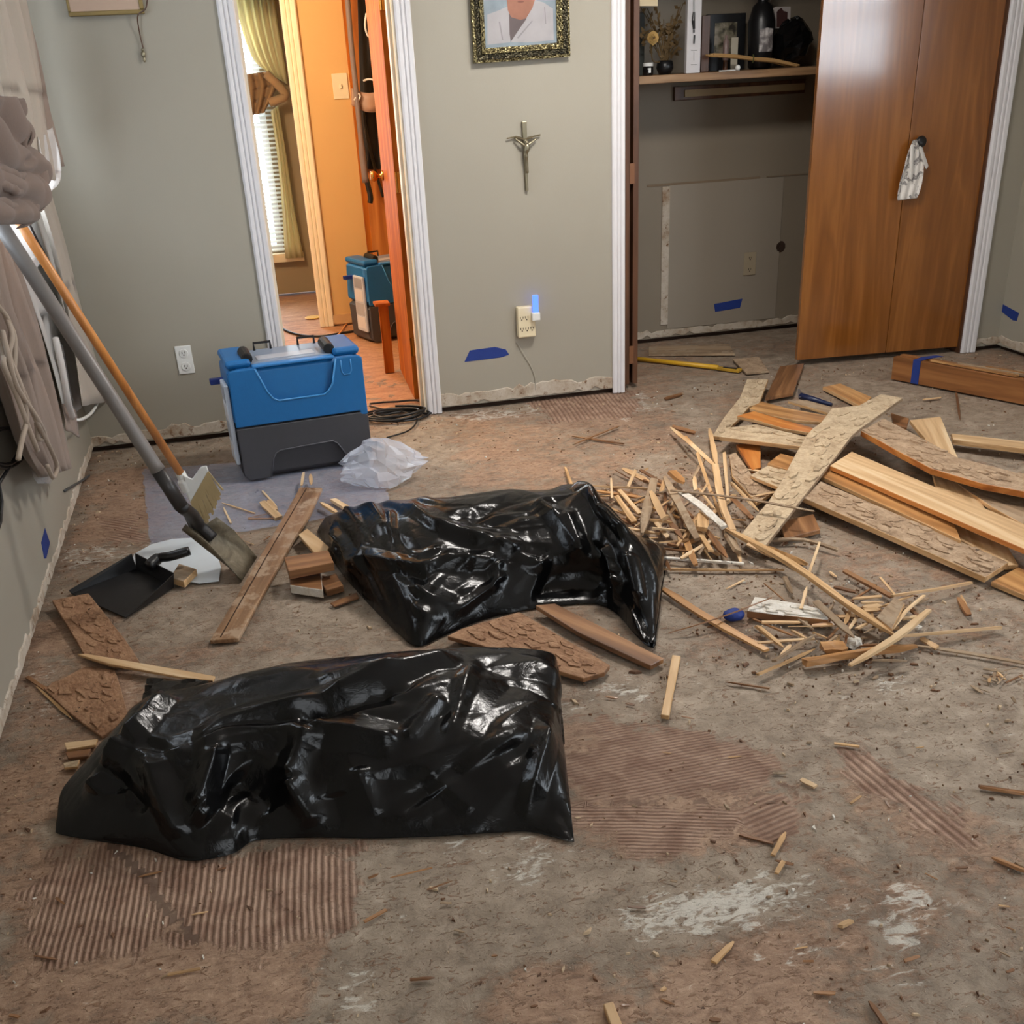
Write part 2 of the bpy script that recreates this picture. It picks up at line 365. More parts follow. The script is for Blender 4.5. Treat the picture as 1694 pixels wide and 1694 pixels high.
    glue = t.ramp(t.math('ADD', t.math('MULTIPLY', streak, 0.6), t.math('ADD', t.math('MULTIPLY', nC, 0.15), t.math('MULTIPLY', nM, 0.25))), [(0.32, rgb(108, 86, 70)), (0.46, rgb(154, 127, 107)), (0.58, rgb(176, 149, 127)), (0.76, rgb(206, 181, 158))])
    mA = t.step(t.math('ADD', A, t.math('ADD', t.math('MULTIPLY_ADD', nA, 0.9, -0.45), t.math('MULTIPLY_ADD', nB, 1.3, -0.65))), 0.30, 0.66)
    col = t.mix(mA, conc, glue)
    col = t.mix(t.step(nL, 0.36, 0.62), t.mix(1.0, col, rgb(240, 233, 226), 'MULTIPLY'), t.mix(1.0, col, rgb(255, 250, 244), 'MULTIPLY'))
    dk = t.step(t.noise(v, 5.2, 6, 0.7, 1.2), 0.56, 0.70); col = t.mix(t.math('MULTIPLY', dk, 0.28), col, rgb(104, 92, 80))
    # scattered flakes of glue and pale crumbs
    flk = t.step(t.noise(t.coord('Object', (1, 1.7, 1)), 34, 4, 0.68, 1.5), 0.585, 0.63)
    col = t.mix(t.math('MULTIPLY', flk, 0.75), col, rgb(128, 94, 70))
    mW = t.step(t.math('ADD', W, t.math('ADD', t.math('MULTIPLY_ADD', streak, 2.6, -1.3), t.math('MULTIPLY_ADD', nA, 1.6, -0.8))), 0.46, 0.86)
    col = t.mix(t.math('MULTIPLY', mW, 0.85), col, rgb(208, 202, 190))
    sp = t.step(t.noise(v, 210, 2, 0.5), 0.70, 0.76); col = t.mix(sp, col, rgb(206, 186, 160))
    sd_ = t.step(t.noise(t.coord('Object', (1, 2.4, 1)), 62, 3, 0.6, 1.2), 0.655, 0.70); col = t.mix(t.math('MULTIPLY', sd_, 0.8), col, rgb(66, 46, 34))
    sn = t.math('SINE', t.math('MULTIPLY_ADD', PH, 2*PI, t.math('MULTIPLY_ADD', nB, 2.4, -1.2)))
    mR = t.step(t.math('ADD', R, t.math('ADD', t.math('MULTIPLY_ADD', nA, 1.3, -0.65), t.math('MULTIPLY_ADD', nB, 1.5, -0.75))), 0.40, 0.66)
    valley = t.math('MULTIPLY', mR, t.step(sn, 0.15, -0.75))
    rc = t.mix(t.step(nM, .35, .65), rgb(144, 112, 92), rgb(180, 149, 127))
    col = t.mix(mR, col, rc); col = t.mix(t.math('MULTIPLY', valley, 0.58), col, rgb(104, 70, 52))
    h = t.math('ADD', t.math('MULTIPLY', mA, 0.35), t.math('ADD', t.math('MULTIPLY', nB, 0.8), t.math('MULTIPLY', nC, 0.16)))
    h = t.math('ADD', h, t.math('ADD', t.math('MULTIPLY', flk, 0.5), t.math('MULTIPLY', sp, 0.25)))
    h = t.math('ADD', h, t.math('MULTIPLY', t.math('MULTIPLY', mR, sn), 0.45))
    t.fin(col, t.math('MULTIPLY_ADD', nB, 0.25, 0.62), t.bump(h, 0.75, 0.009))
    me.materials.append(t.mat)
    o = link(bpy.data.objects.new('floor', me)); o['kind'] = 'structure'; return o
make_floor()
def struct(name, mb, mats, **kw): return mb.build(name, mats, kind='structure', **kw)

# hall floor: orange-brown underlay lit by the hall lamp
def hall_floor_mat():
    t = NT('hall_subfloor'); v = t.coord('Object', (1, 1, 1)); a = t.noise(t.coord('Object', (2.2, 9, 1)), 2.2, 6, 0.7, 1.2); b = t.noise(v, 60, 4)
    col = t.ramp(t.math('ADD', t.math('MULTIPLY', a, 0.75), t.math('MULTIPLY', b, 0.25)), [(0.3, rgb(120, 78, 48)), (0.5, rgb(178, 128, 88)), (0.7, rgb(206, 164, 122))])
    return t.fin(col, 0.6, t.bump(a, 0.6, 0.02))
struct('floor', MB().box((-1.6, YB+0.145, -0.06), (1.72, 9.4, -0.003)), hall_floor_mat())

# ---------------------------------------------------------------- walls
DX0, DX1, DH = 0.142, 0.802, 2.06            # hall doorway
KX0, KX1, KH = 1.825, 3.775, 2.06            # closet opening
m = MB(); z0 = 0.022
for a, b, c, d in ((XL-0.12, DX0, z0, ZC), (DX1, KX0, z0, ZC), (KX1, XR+0.12, z0, ZC), (DX0, DX1, DH, ZC), (KX0, KX1, KH, ZC)):
    m.box((a, YB, c), (b, YB+0.14, d))
m.box((XL-0.12, YB+0.03, -0.02), (DX0-0.02, YB+0.13, z0), 1).box((DX1+0.02, YB+0.03, -0.02), (KX0-0.02, YB+0.13, z0), 1)
m.box((KX1+0.02, YB+0.03, -0.02), (XR+0.1, YB+0.13, z0), 1)
wall_back = struct('wall_back', m, [M_WALL, M_DARK])
LY0, LY1, LZ0, LZ1 = 3.05, 4.80, 0.95, 2.05   # left window
m = MB()
for y0, y1, a, b in ((YR, LY0, z0, ZC), (LY1, YB, z0, ZC), (LY0, LY1, z0, LZ0), (LY0, LY1, LZ1, ZC)): m.box((XL-0.12, y0, a), (XL, y1, b))
m.box((XL-0.11, YR, -0.02), (XL-0.03, YB, z0), 1)
wall_left = struct('wall_left', m, [M_WALL, M_DARK])
RY0, RY1, RZ0, RZ1 = 0.5, 3.1, 1.30, 2.14    # right window, beyond the frame
m = MB()
for y0, y1, a, b in ((YR, RY0, z0, ZC), (RY1, YB, z0, ZC), (RY0, RY1, z0, RZ0), (RY0, RY1, RZ1, ZC)): m.box((XR, y0, a), (XR+0.12, y1, b))
m.box((XR+0.03, YR, -0.02), (XR+0.11, YB, z0), 1)
wall_right = struct('wall_right', m, [M_WALL, M_DARK])
m = MB()
for x0, x1, a, b in ((XL, -0.1, z0, ZC), (2.5, XR, z0, ZC), (-0.1, 2.5, z0, 0.8), (-0.1, 2.5, 2.15, ZC)): m.box((x0, YR-0.12, a), (x1, YR, b))
struct('wall_rear', m, M_WALL)
struct('ceiling', MB().box((-1.8, YR-0.2, ZC), (XR+0.2, 9.4, ZC+0.1)), M_CEIL)
# closet
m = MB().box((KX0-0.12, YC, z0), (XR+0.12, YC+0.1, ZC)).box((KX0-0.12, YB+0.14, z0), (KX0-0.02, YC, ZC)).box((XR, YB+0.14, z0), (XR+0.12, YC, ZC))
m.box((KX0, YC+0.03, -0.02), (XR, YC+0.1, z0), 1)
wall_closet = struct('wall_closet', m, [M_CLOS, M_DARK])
# hall and the far room
m = MB().box((0.572, 7.65, 0), (1.72, 7.77, ZC)).box((-1.6, 7.65, 0), (-0.32, 7.77, ZC)).box((-0.32, 7.65, 2.04), (0.572, 7.77, ZC))
m.box((-1.72, YB+0.14, 0), (-1.6, 9.4, ZC)).box((1.70, YB+0.14, 0), (1.80, 9.4, ZC))
struct('wall_hall', m, M_HALL)
FX0, FX1, FZ0, FZ1 = -0.35, 0.36, 0.33, 2.1
m = MB().box((-1.6, 9.0, 0.015), (FX0, 9.1, ZC)).box((FX1, 9.0, 0.015), (1.7, 9.1, ZC)).box((FX0, 9.0, 0.015), (FX1, 9.1, FZ0)).box((FX0, 9.0, FZ1), (FX1, 9.1, ZC))
struct('wall_far', m, wall_mat('far_room_paint', rgb(150, 130, 100)))

# ragged bare strips where the baseboards were pulled off
def bare_strip(parent, p0, p1, nrm, h, seed, zb=0.024):
    r = random.Random(seed); p0, p1, nrm = Vector(p0), Vector(p1), Vector(nrm); L = (p1-p0).length; n = max(4, int(L/0.03))
    rows = [[], [], [], []]; wv = 0
    for i in range(n+1):
        q = p0.lerp(p1, i/n); wv = 0.8*wv+r.uniform(-0.005, 0.005); jag = r.choice((0, 0, 0, 0, 0.008, -0.012))
        a = zb+abs(r.gauss(0, 0.004))+(0.014 if r.random() < 0.08 else 0); b = h+wv+jag
        for row, (off, z) in zip(rows, ((0, a), (0.005, a+0.002), (0.004, b-0.004), (0, b))): row.append(q+nrm*off+Vector((0, 0, z)))
    MB().grid(rows[::1] if nrm.y < 0 or nrm.x > 0 else rows).build('bare_plaster', M_BARE, parent)
bare_strip(wall_back, (XL, YB, 0), (0.07, YB, 0), (0, -1, 0), 0.075, 1)
bare_strip(wall_back, (0.872, YB, 0), (1.763, YB, 0), (0, -1, 0), 0.085, 2)
bare_strip(wall_back, (3.86, YB, 0), (XR, YB, 0), (0, -1, 0), 0.06, 3)
bare_strip(wall_left, (XL, 1.0, 0), (XL, YB, 0), (1, 0, 0), 0.062, 4)
bare_strip(wall_right, (XR, YB, 0), (XR, 3.2, 0), (-1, 0, 0), 0.07, 5)
bare_strip(wall_closet, (KX0, YC, 0), (XR, YC, 0), (0, -1, 0), 0.065, 6)
# drywall patch, taped joint and holes in the closet
MB().box((2.436, YC-0.005, 0.07), (3.14, YC, 0.872)).build('drywall_patch', wall_mat('patch_board', rgb(148, 138, 124)), wall_closet, bevel=0.002)
MB().box((2.392, YC-0.008, 0.10), (2.437, YC, 0.868)).build('joint_strip', M_BARE, wall_closet)
MB().box((2.30, YC-0.004, 0.872), (2.99, YC, 0.884)).box((3.03, YC-0.004, 0.875), (3.6, YC, 0.882)).build('cut_edge', plain('torn_paper', rgb(126, 108, 88), 0.9), wall_closet)
m = MB(); m.lathe(WY(1291, 408, YC-0.001), [(0.0, -0.002), (0.034, -0.002), (0.03, 0.004), (0.0, 0.004)], 9, axis=(0, -1, 0)); m.build('wall_hole', M_DARK, wall_closet)
# crack and screw holes in the wall below the power tap
crack = [(854, 567), (862, 580), (868, 590), (876, 603), (882, 616), (885, 628), (885, 645)]
m = MB()
pts = [WY(x, y, YB-0.0005) for x, y in crack]
m.grid([[p+Vector((-0.006 if 0 < i < 3 else -0.003, 0, 0)) for i, p in enumerate(pts)], [p+Vector((0, -0.006, 0)) for p in pts], [p+Vector((0.007, 0, 0)) for p in pts]])
m.build('lifted_seam', M_WALL, wall_back, smooth=True)

# door and closet casings: fluted white boards
def casing(name, x0, x1, y, ztop, seed=0, mat=None, zb=0.0):
    wd = x1-x0; prof = [(0, 0), (0, .010), (.12, .016), (.30, .016), (.36, .010), (.44, .018), (.56, .018), (.62, .012), (.70, .020), (.92, .022), (1, .016), (1, 0)]
    rows = [[(x0+a*wd, y-d, z) for a, d in prof] for z in (zb, ztop)]
    n = len(prof); vs = rows[0]+rows[1]
    fs = [(i, (i+1) % n, n+(i+1) % n, n+i) for i in range(n)]+[tuple(range(n-1, -1, -1)), tuple(range(n, 2*n))]
    return struct(name, MB().add(vs, fs), mat or M_TRIM)
casing('trim_1', 0.074, 0.144, YB, 2.12); casing('trim_2', 0.800, 0.870, YB, 2.12)
casing('trim_3', 1.765, 1.827, YB, 2.12); casing('trim_4', 3.773, 3.858, YB, 2.12)
struct('trim_5', MB().box((0.074, YB-0.018, DH), (0.87, YB, DH+0.07)).box((1.765, YB-0.018, KH), (3.858, YB, KH+0.07)), M_TRIM)
# jambs
struct('trim_6', MB().box((DX0-0.004, YB-0.002, 0), (DX0+0.014, YB+0.142, DH)).box((DX1-0.014, YB-0.002, 0), (DX1+0.004, YB+0.142, DH)).box((DX1-0.026, YB+0.03, 0), (DX1-0.012, YB+0.08, DH)), plain('cream_jamb_paint', rgb(228, 214, 190), 0.4))
struct('trim_7', MB().box((KX0-0.004, YB-0.002, 0), (KX0+0.012, YB+0.14, KH)).box((KX1-0.012, YB-0.002, 0), (KX1+0.004, YB+0.14, KH)), M_DBRN)
casing('trim_8', 0.477, 0.572, 7.65, 2.1, mat=plain('cream_trim_paint', rgb(236, 222, 190), 0.4))
struct('trim_9', MB().box((0.57, 7.630, 0.012), (0.86, 7.65, 0.07)), plain('hall_base', rgb(200, 160, 110), 0.6))

# windows
def window(name, axis, c, lo, hi, zlo, zhi, bars, mat, parent=None):
    m = MB(); f = 0.05
    def bx(a0, a1, b0, b1, d0, d1):
        if axis == 'x': m.box((c+d0, a0, b0), (c+d1, a1, b1))
        else: m.box((a0, c+d0, b0), (a1, c+d1, b1))
    for a0, a1, b0, b1 in ((lo, lo+f, zlo, zhi), (hi-f, hi, zlo, zhi), (lo+f, hi-f, zlo, zlo+f), (lo+f, hi-f, zhi-f, zhi)): bx(a0, a1, b0, b1, -0.03, 0.03)
    zm = (zlo+zhi)/2; bx(lo+f, hi-f, zm-0.02, zm+0.02, -0.025, 0.025)
    o = struct(name, m, mat)
    g = MB()
    if axis == 'x': g.box((c-0.002, lo+f, zlo+f), (c+0.002, hi-f, zhi-f))
    else: g.box((lo+f, c-0.002, zlo+f), (hi-f, c+0.002, zhi-f))
    g.build('pane', M_GLASS, o); return o
window('window_1', 'x', XL-0.06, LY0, LY1, LZ0, LZ1, 1, M_TRIM)
window('window_2', 'x', XR+0.06, RY0, RY1, RZ0, RZ1, 1, M_TRIM)
window('window_3', 'y', YR-0.06, -0.1, 2.5, 0.8, 2.15, 1, M_TRIM)
w4 = window('window_4', 'y', 9.05, FX0, FX1, FZ0, FZ1, 1, M_TRIM)
MB().box((XL, LY0-0.03, LZ0-0.03), (XL+0.05, LY1+0.03, LZ0)).build('window_sill', M_TRIM, None, kind='structure')
MB().box((FX0-0.06, 8.93, FZ0-0.07), (0.50, 9.0, FZ0-0.01)).build('window_sill', plain('cream_sill', rgb(232, 214, 180), 0.5), None, kind='structure')
# ---------------------------------------------------------------- object materials
M_BLUE = plain('blue_plastic', rgb(20, 100, 160), 0.42, 0.04, 0.15, 260)
M_GREYP = plain('charcoal_plastic', rgb(62, 62, 66), 0.5, 0.05, 0.15, 260)
M_BLK = plain('black_plastic', rgb(22, 22, 24), 0.35, 0.1, 0.1)
M_RUB = plain('black_rubber_cord', rgb(20, 19, 19), 0.45, 0.1)
M_WHT = plain('white_plastic', rgb(226, 226, 222), 0.35, 0.03)
M_IVORY = plain('ivory_plastic', rgb(226, 212, 178), 0.4, 0.03)
M_TAPE = plain('blue_painters_tape', rgb(24, 52, 128), 0.65, 0.06, 0.3, 120)
M_BRASS = NT('brass').fin(rgb(190, 142, 72), 0.22, Metallic=1.0)
M_PEWT = NT('pewter').fin(rgb(150, 142, 120), 0.38, Metallic=0.9)
M_STEEL = NT('grey_metal').fin(rgb(150, 150, 150), 0.35, Metallic=0.8)
def gilt(name, a, b, c):
    t = NT(name); v = t.coord('Object'); n = t.vor(v, 130); m = t.noise(v, 60, 4)
    return t.fin(t.ramp(t.math('ADD', t.math('MULTIPLY', n, 0.6), t.math('MULTIPLY', m, 0.5)), [(0.3, a), (0.5, b), (0.72, c)]), 0.35, t.bump(n, 1.0, 0.004), Metallic=0.7)
M_GILT = gilt('gilt_relief', rgb(34, 30, 20), rgb(86, 76, 46), rgb(178, 166, 122))
M_BRONZE = gilt('dark_bronze', rgb(26, 24, 18), rgb(44, 40, 28), rgb(92, 86, 66))
M_GOLD = plain('dull_gold', rgb(132, 112, 68), 0.4, 0.12, 0.3, Metallic=0.4)
def cloth_mat(name, c, var=0.08, transl=0.0, fs=420):
    t = NT(name); v = t.coord('Object'); n = t.noise(v, 5, 4, 0.6); f = t.noise(t.coord('Object', (1, 1, 0.25)), fs, 2)
    col = t.mix(n, tuple(x*(1-2*var) for x in c[:3])+(1,), tuple(min(1, x*(1+2*var)) for x in c[:3])+(1,))
    t.fin(col, 0.9, t.bump(f, 0.25, 0.003), Sheen_Weight=0.15)
    if transl:
        tr = t.n('ShaderNodeBsdfTranslucent'); t.set(tr.inputs[0], col); mx = t.n('ShaderNodeMixShader'); mx.inputs[0].default_value = transl
        t.set(mx.inputs[1], t.b.outputs[0]); t.set(mx.inputs[2], tr.outputs[0]); t.set(t.out.inputs[0], mx.outputs[0])
    return t.mat
M_CURT = cloth_mat('taupe_curtain', rgb(150, 133, 122), 0.06, 0.08)
M_CURTL = cloth_mat('pale_curtain', rgb(178, 168, 155), 0.05, 0.10)
M_LINING = cloth_mat('white_lining', rgb(232, 230, 228), 0.02, 0.45)
M_SHEER = cloth_mat('cream_curtain', rgb(240, 232, 196), 0.05, 0.6)
M_RAG = cloth_mat('white_cloth', rgb(226, 222, 216), 0.04)
M_BLKC = cloth_mat('black_cloth', rgb(28, 25, 24), 0.1)

# ---------------------------------------------------------------- back wall: portrait, left picture, crucifix, outlets, tape
def quadY(pts, y): return [WY(px, py, y) for px, py in pts]
def portrait():
    t = thing('framed_portrait', 'dark bronze and gilt framed portrait of a person in a white collared shirt', 'picture', WY(863, 100, YB))
    xa, xb, za, zb = 1.130, 1.566, 1.531, 2.075; sl = 0.02
    def ring(o, i, d0, d1):
        mb = MB(); ox0, ox1, oz0, oz1 = xa+o, xb-o, za+o, zb-o; ix0, ix1, iz0, iz1 = xa+i, xb-i, za+i, zb-i
        O = [(ox0, oz0), (ox1, oz0), (ox1, oz1), (ox0, oz1)]; I = [(ix0, iz0), (ix1, iz0), (ix1, iz1), (ix0, iz1)]
        P = lambda q, d: Vector((q[0], YB-d, q[1]+(q[0]-1.35)*sl))
        for k in range(4):
            a, b, c, e = O[k], O[(k+1) % 4], I[(k+1) % 4], I[k]
            mb.add([P(a, 0.004), P(b, 0.004), P(c, 0.004), P(e, 0.004), P(a, d0), P(b, d0), P(c, d1), P(e, d1)], [(0,3,2,1),(4,5,6,7),(0,1,5,4),(1,2,6,5),(2,3,7,6),(3,0,4,7)])
        return mb
    ring(0, 0.012, 0.030, 0.034).build('beaded_edge', M_GILT, t); ring(0.012, 0.034, 0.042, 0.030).build('frame', M_BRONZE, t, bevel=0.002)
    ring(0.034, 0.056, 0.036, 0.020).build('gilt_liner', M_GILT, t)
    mb = MB()
    for k in range(60):                      # carved beads along the liner
        s = k/60*4; e = int(s); f = s-e; x0, x1, z0_, z1 = xa+.045, xb-.045, za+.045, zb-.045
        q = [(x0+(x1-x0)*f, z0_), (x1, z0_+(z1-z0_)*f), (x1-(x1-x0)*f, z1), (x0, z1-(z1-z0_)*f)][e]
        mb.sphere((q[0], YB-0.031, q[1]+(q[0]-1.35)*sl), 0.0055, 6, 4, sc=(1, .5, .8))
    mb.build('beading', M_GILT, t, kind='stuff')
    skin = plain('print_skin', rgb(150, 102, 82), 0.3, .25); shirt = plain('print_shirt', rgb(164, 160, 162), 0.3, .12); back = plain('print_backdrop', rgb(134, 146, 154), 0.3, .25)
    und = plain('print_undershirt', rgb(96, 84, 84), 0.3); line = plain('print_seam', rgb(140, 136, 138), 0.3)
    mb = MB(); y = YB-0.012
    mb.add([(xa+.05, y, za+.045), (xb-.05, y, za+.062), (xb-.05, y, zb-.05), (xa+.05, y, zb-.06)], [(0, 1, 2, 3)], 0)
    c3 = lambda pts, d: [WY(740+a*.1889, b*.1889, y-d) for a, b in pts]
    def lay(pts, d, mi): mb.add(c3(pts, d), [tuple(range(len(pts)))], mi)
    lay([(350,128),(440,95),(530,55),(545,140),(552,370),(352,392)], .0004, 1); lay([(552,370),(600,290),(690,160),(765,0),(840,20),(925,75),(932,352),(700,372)], .0004, 1)
    lay([(540,120),(700,140),(690,170),(640,240),(556,366),(546,300)], .0008, 3)
    lay([(520,-10),(770,-10),(745,70),(690,160),(640,175),(560,150),(530,90)], .0012, 2)
    lay([(450,190),(462,190),(490,350),(480,352)], .0009, 4); lay([(610,330),(740,180),(748,186),(622,338)], .0009, 4); lay([(848,60),(856,60),(866,210),(858,210)], .0009, 4)
    hc = WY(640*.1889+740, -70*.1889, y-.0015)
    mb.add([hc]+[hc+Vector((.048*math.cos(a*PI/8), 0, .07*math.sin(a*PI/8))) for a in range(16)], [(0, 1+(k+1) % 16, 1+k) for k in range(16)], 2)
    e_ = lambda x, z, rx, rz, d, mi: mb.add([hc+Vector((x+rx*math.cos(k*PI/6), -d, z+rz*math.sin(k*PI/6))) for k in range(12)], [tuple(range(12))], mi)
    e_(0, .052, .046, .024, .0004, 3)
    for sx in (-1, 1): e_(sx*.018, .008, .006, .003, .0006, 3); e_(sx*.018, .017, .009, .0018, .0006, 3); e_(sx*.049, .0, .006, .012, -.0002, 2)
    e_(0, -.012, .006, .009, .0005, 5); e_(0, -.036, .015, .0035, .0006, 5)
    mb.build('print', [back, shirt, skin, und, line, plain('print_dark_skin', rgb(124, 78, 64), .3)], t)  # last material: darker skin tone of nose and mouth
portrait()
def left_picture():
    t = thing('framed_picture', 'narrow gold framed picture with tan print on the wall left of the doorway', 'picture', (-.36, YB, 1.77))
    xa, xb, za, zb = -.502, -.212, 1.765, 2.15; y0, y1 = YB-.034, YB-.002
    mb = MB()
    for a, b in (((xa, y0, za), (xb, y1, za+.016)), ((xa, y0, zb-.016), (xb, y1, zb)), ((xa, y0, za+.016), (xa+.01, y1, zb-.016)), ((xb-.016, y0, za+.016), (xb, y1, zb-.016))): mb.box(a, b)
    mb.build('frame', M_GOLD, t, bevel=.003)
    MB().box((xa+.01, y0+.006, za+.016), (xb-.016, y0+.012, zb-.016)).build('print', plain('tan_print', rgb(182, 156, 136), .5, .05), t)
left_picture()
t = thing('bead_cord', 'dark cord with a silver pendant hanging below the gold picture frame', 'cord', WY(230, 30, YB-.03))
MB().tube(bez([WY(244, -8, YB-.040), WY(241, 14, YB-.040), WY(228, 26, YB-.03), WY(231, 55, YB-.012), WY(237, 80, YB-.010)], 6), .0028, 6).build('cord', M_DBRN, t)
mb = MB(); p = WY(237, 90, YB-.012)
mb.sphere(p, .010, 8, 6, sc=(.9, .6, 1.3)); mb.sphere(p+Vector((0, 0, -.018)), .007, 8, 6, sc=(.8, .6, 1.6)); mb.sphere(p+Vector((0, 0, .016)), .006, 8, 5)
mb.build('pendant', M_PEWT, t, smooth=True)
t = thing('crucifix', 'slim pewter crucifix with a small figure on the wall between the doorways', 'crucifix', WY(872, 317, YB))
mb = MB(); a, b = WY(867, 201, YB-.012), WY(872, 316, YB-.012)
mb.add([a+Vector((-.011, -.005, 0)), a+Vector((.011, -.005, 0)), b+Vector((.006, -.005, 0)), b+Vector((-.006, -.005, 0)), a+Vector((-.011, .011, 0)), a+Vector((.011, .011, 0)), b+Vector((.006, .011, 0)), b+Vector((-.006, .011, 0))], [(0,3,2,1),(4,5,6,7),(0,1,5,4),(1,2,6,5),(2,3,7,6),(3,0,4,7)])
mb.build('upright', M_PEWT, t, bevel=.002)
MB().tube(bez([WY(839, 229, YB-.014), WY(853, 227, YB-.012), WY(868, 230, YB-.012), WY(882, 226, YB-.012), WY(894, 223, YB-.014)], 6), [.0035]*6+[.006]*12+[.0035]*7, 6).build('crossbar', M_PEWT, t)
mb = MB()
mb.tube(bez([WY(868, 231, YB-.022), WY(872, 243, YB-.030), WY(870, 254, YB-.026), WY(871, 266, YB-.024), WY(872, 286, YB-.020)], 5), [.009]*4+[.013]*5+[.011]*5+[.008]*7, 8)
mb.sphere(WY(871, 236, YB-.034), .010, 8, 6)
for sx in (-1, 1): mb.tube(bez([WY(870, 242, YB-.028), WY(870+sx*9, 236, YB-.024), WY(870+sx*18, 229, YB-.018)], 4), [.006]*5+[.004]*4, 6)
mb.build('figure', M_PEWT, t, smooth=True)
# wall outlet (left) and six-way tap with blue night light
def slots(mb, c, s=1.0):
    for dx in (-.0065, .0065): mb.box((c[0]+(dx-.0013)*s, c[1]-.0012, c[2]-.001*s), (c[0]+(dx+.0013)*s, c[1]+.001, c[2]+.009*s))
    mb.lathe((c[0], c[1]+.0008, c[2]-.007*s), [(0, 0), (.0032*s, 0), (.0032*s, .002), (0, .002)], 8, axis=(0, -1, 0))
t = thing('wall_outlet', 'white duplex outlet plate low on the wall left of the blue machine', 'outlet', (-.307, YB, .32))
MB().box((-.343, YB-.006, .318), (-.271, YB, .446)).build('plate', M_WHT, t, bevel=.003)
for zz in (.352, .412):
    MB().lathe((-.307, YB-.0055, zz), [(0, 0), (.020, 0), (.019, .004), (0, .004)], 18, axis=(0, -1, 0)).build('receptacle', M_WHT, t)
mb = MB(); slots(mb, (-.307, YB-.0098, .352)); slots(mb, (-.307, YB-.0098, .412)); mb.build('slots', M_DARK, t, kind='stuff')
t = thing('power_tap', 'cream six-way plug adapter box on the wall under the blue night light', 'adapter', (1.315, YB, .33))
MB().box((1.272, YB-.040, .332), (1.360, YB, .478)).build('case', M_IVORY, t, bevel=.006)
mb = MB()
for zz in (.372, .425):
    for xx in (1.291, 1.316, 1.341):
        if not (zz > .4 and xx > 1.33): slots(mb, (xx, YB-.0408, zz), 1.0)
mb.build('slots', M_DARK, t, kind='stuff')
t = thing('night_light', 'glowing blue plug-in night light on the cream adapter', 'lamp', (1.358, YB-.05, .42))
MB().box((1.338, YB-.066, .412), (1.378, YB-.040, .450)).build('base', M_WHT, t, bevel=.004)
em = NT('blue_glow'); em.fin(rgb(60, 90, 255), .2); em.set(em.b.inputs['Emission Color'], (.07, .16, 1, 1)); em.b.inputs['Emission Strength'].default_value = 2.4
MB().box((1.345, YB-.060, .450), (1.373, YB-.046, .532)).build('lit_panel', em.mat, t, bevel=.004)
def tape(label, pts3, n, th=.0016):
    mb = MB(); mb.prism(pts3, Vector(n)*th); return tag(mb.build('tape_strip', M_TAPE), label, 'tape')
def cv(x, y): return 720+x/4.458, 420+y/4.458
tape('long strip of blue tape on the wall below the plug adapter', [WY(*cv(*p), YB) for p in ((215,797),(255,712),(440,686),(520,705),(545,742),(490,762))], (0, -1, 0))
tape('short strip of dark blue tape low inside the closet', [WY(*p, YC-.005) for p in ((1181,503),(1228,494),(1224,509),(1183,516))], (0, -1, 0))
tape('slanting strip of blue tape on the right-hand wall', [WX(*p, XR) for p in ((1650,510),(1655,501),(1686,518),(1682,531),(1676,530))], (-1, 0, 0))
tape('narrow diamond of blue tape low on the left wall', [WX(*p, XL) for p in ((74,874),(82,898),(76,924),(73,924),(68,898))], (1, 0, 0))
t = thing('closet_outlet', 'dim plain outlet plate low on the closet back wall', 'outlet', WY(1240, 452, YC-.005))
a, b = WY(1231, 418, YC-.006), WY(1249, 454, YC-.006)
MB().box((a.x, YC-.011, b.z), (b.x, YC-.005, a.z)).build('plate', plain('tan_plate', rgb(160, 146, 122), .5), t, bevel=.002)
mb = MB(); slots(mb, ((a.x+b.x)/2, YC-.0112, b.z+.03)); slots(mb, ((a.x+b.x)/2, YC-.0112, a.z-.035)); mb.build('slots', M_DARK, t, kind='stuff')

# ---------------------------------------------------------------- doors
def door_leaf(name, a, b, z0, z1, th, mat, side=1):
    a, b = Vector((a[0], a[1], 0)), Vector((b[0], b[1], 0)); d = (b-a); n = Vector((-d.y, d.x, 0)).normalized()*side
    mb = MB(); mb.prism([a+Vector((0, 0, z0)), b+Vector((0, 0, z0)), b+n*th+Vector((0, 0, z0)), a+n*th+Vector((0, 0, z0))], (0, 0, z1-z0))
    return mb.build(name, mat, None, kind='structure', bevel=.0015)
d1 = door_leaf('door_1', (.776, 5.50), (.802, 6.16), .012, 2.03, .038, M_DOOR, -1)
for zz in (.28, 1.05, 1.80): MB().box((.782, 5.492, zz-.045), (.800, 5.5, zz+.045)).tube([(.782, 5.492, zz-.045), (.782, 5.492, zz+.045)], .006, 8).build('hinge', M_BRASS, d1)
kp = Vector((.797, 6.08, 1.04)); mb = MB()
mb.lathe(kp, [(.026, 0), (.026, .006), (.010, .010), (.010, .030), (.022, .036), (.028, .050), (.022, .064), (0, .066)], 16, axis=(-1, 0, 0)); mb.build('knob', M_BRASS, d1, smooth=True)
MB().tube([kp+Vector((-.03, 0, .0)), kp+Vector((-.035, .0, -.02))], .004).build('latch', M_BRASS, d1)
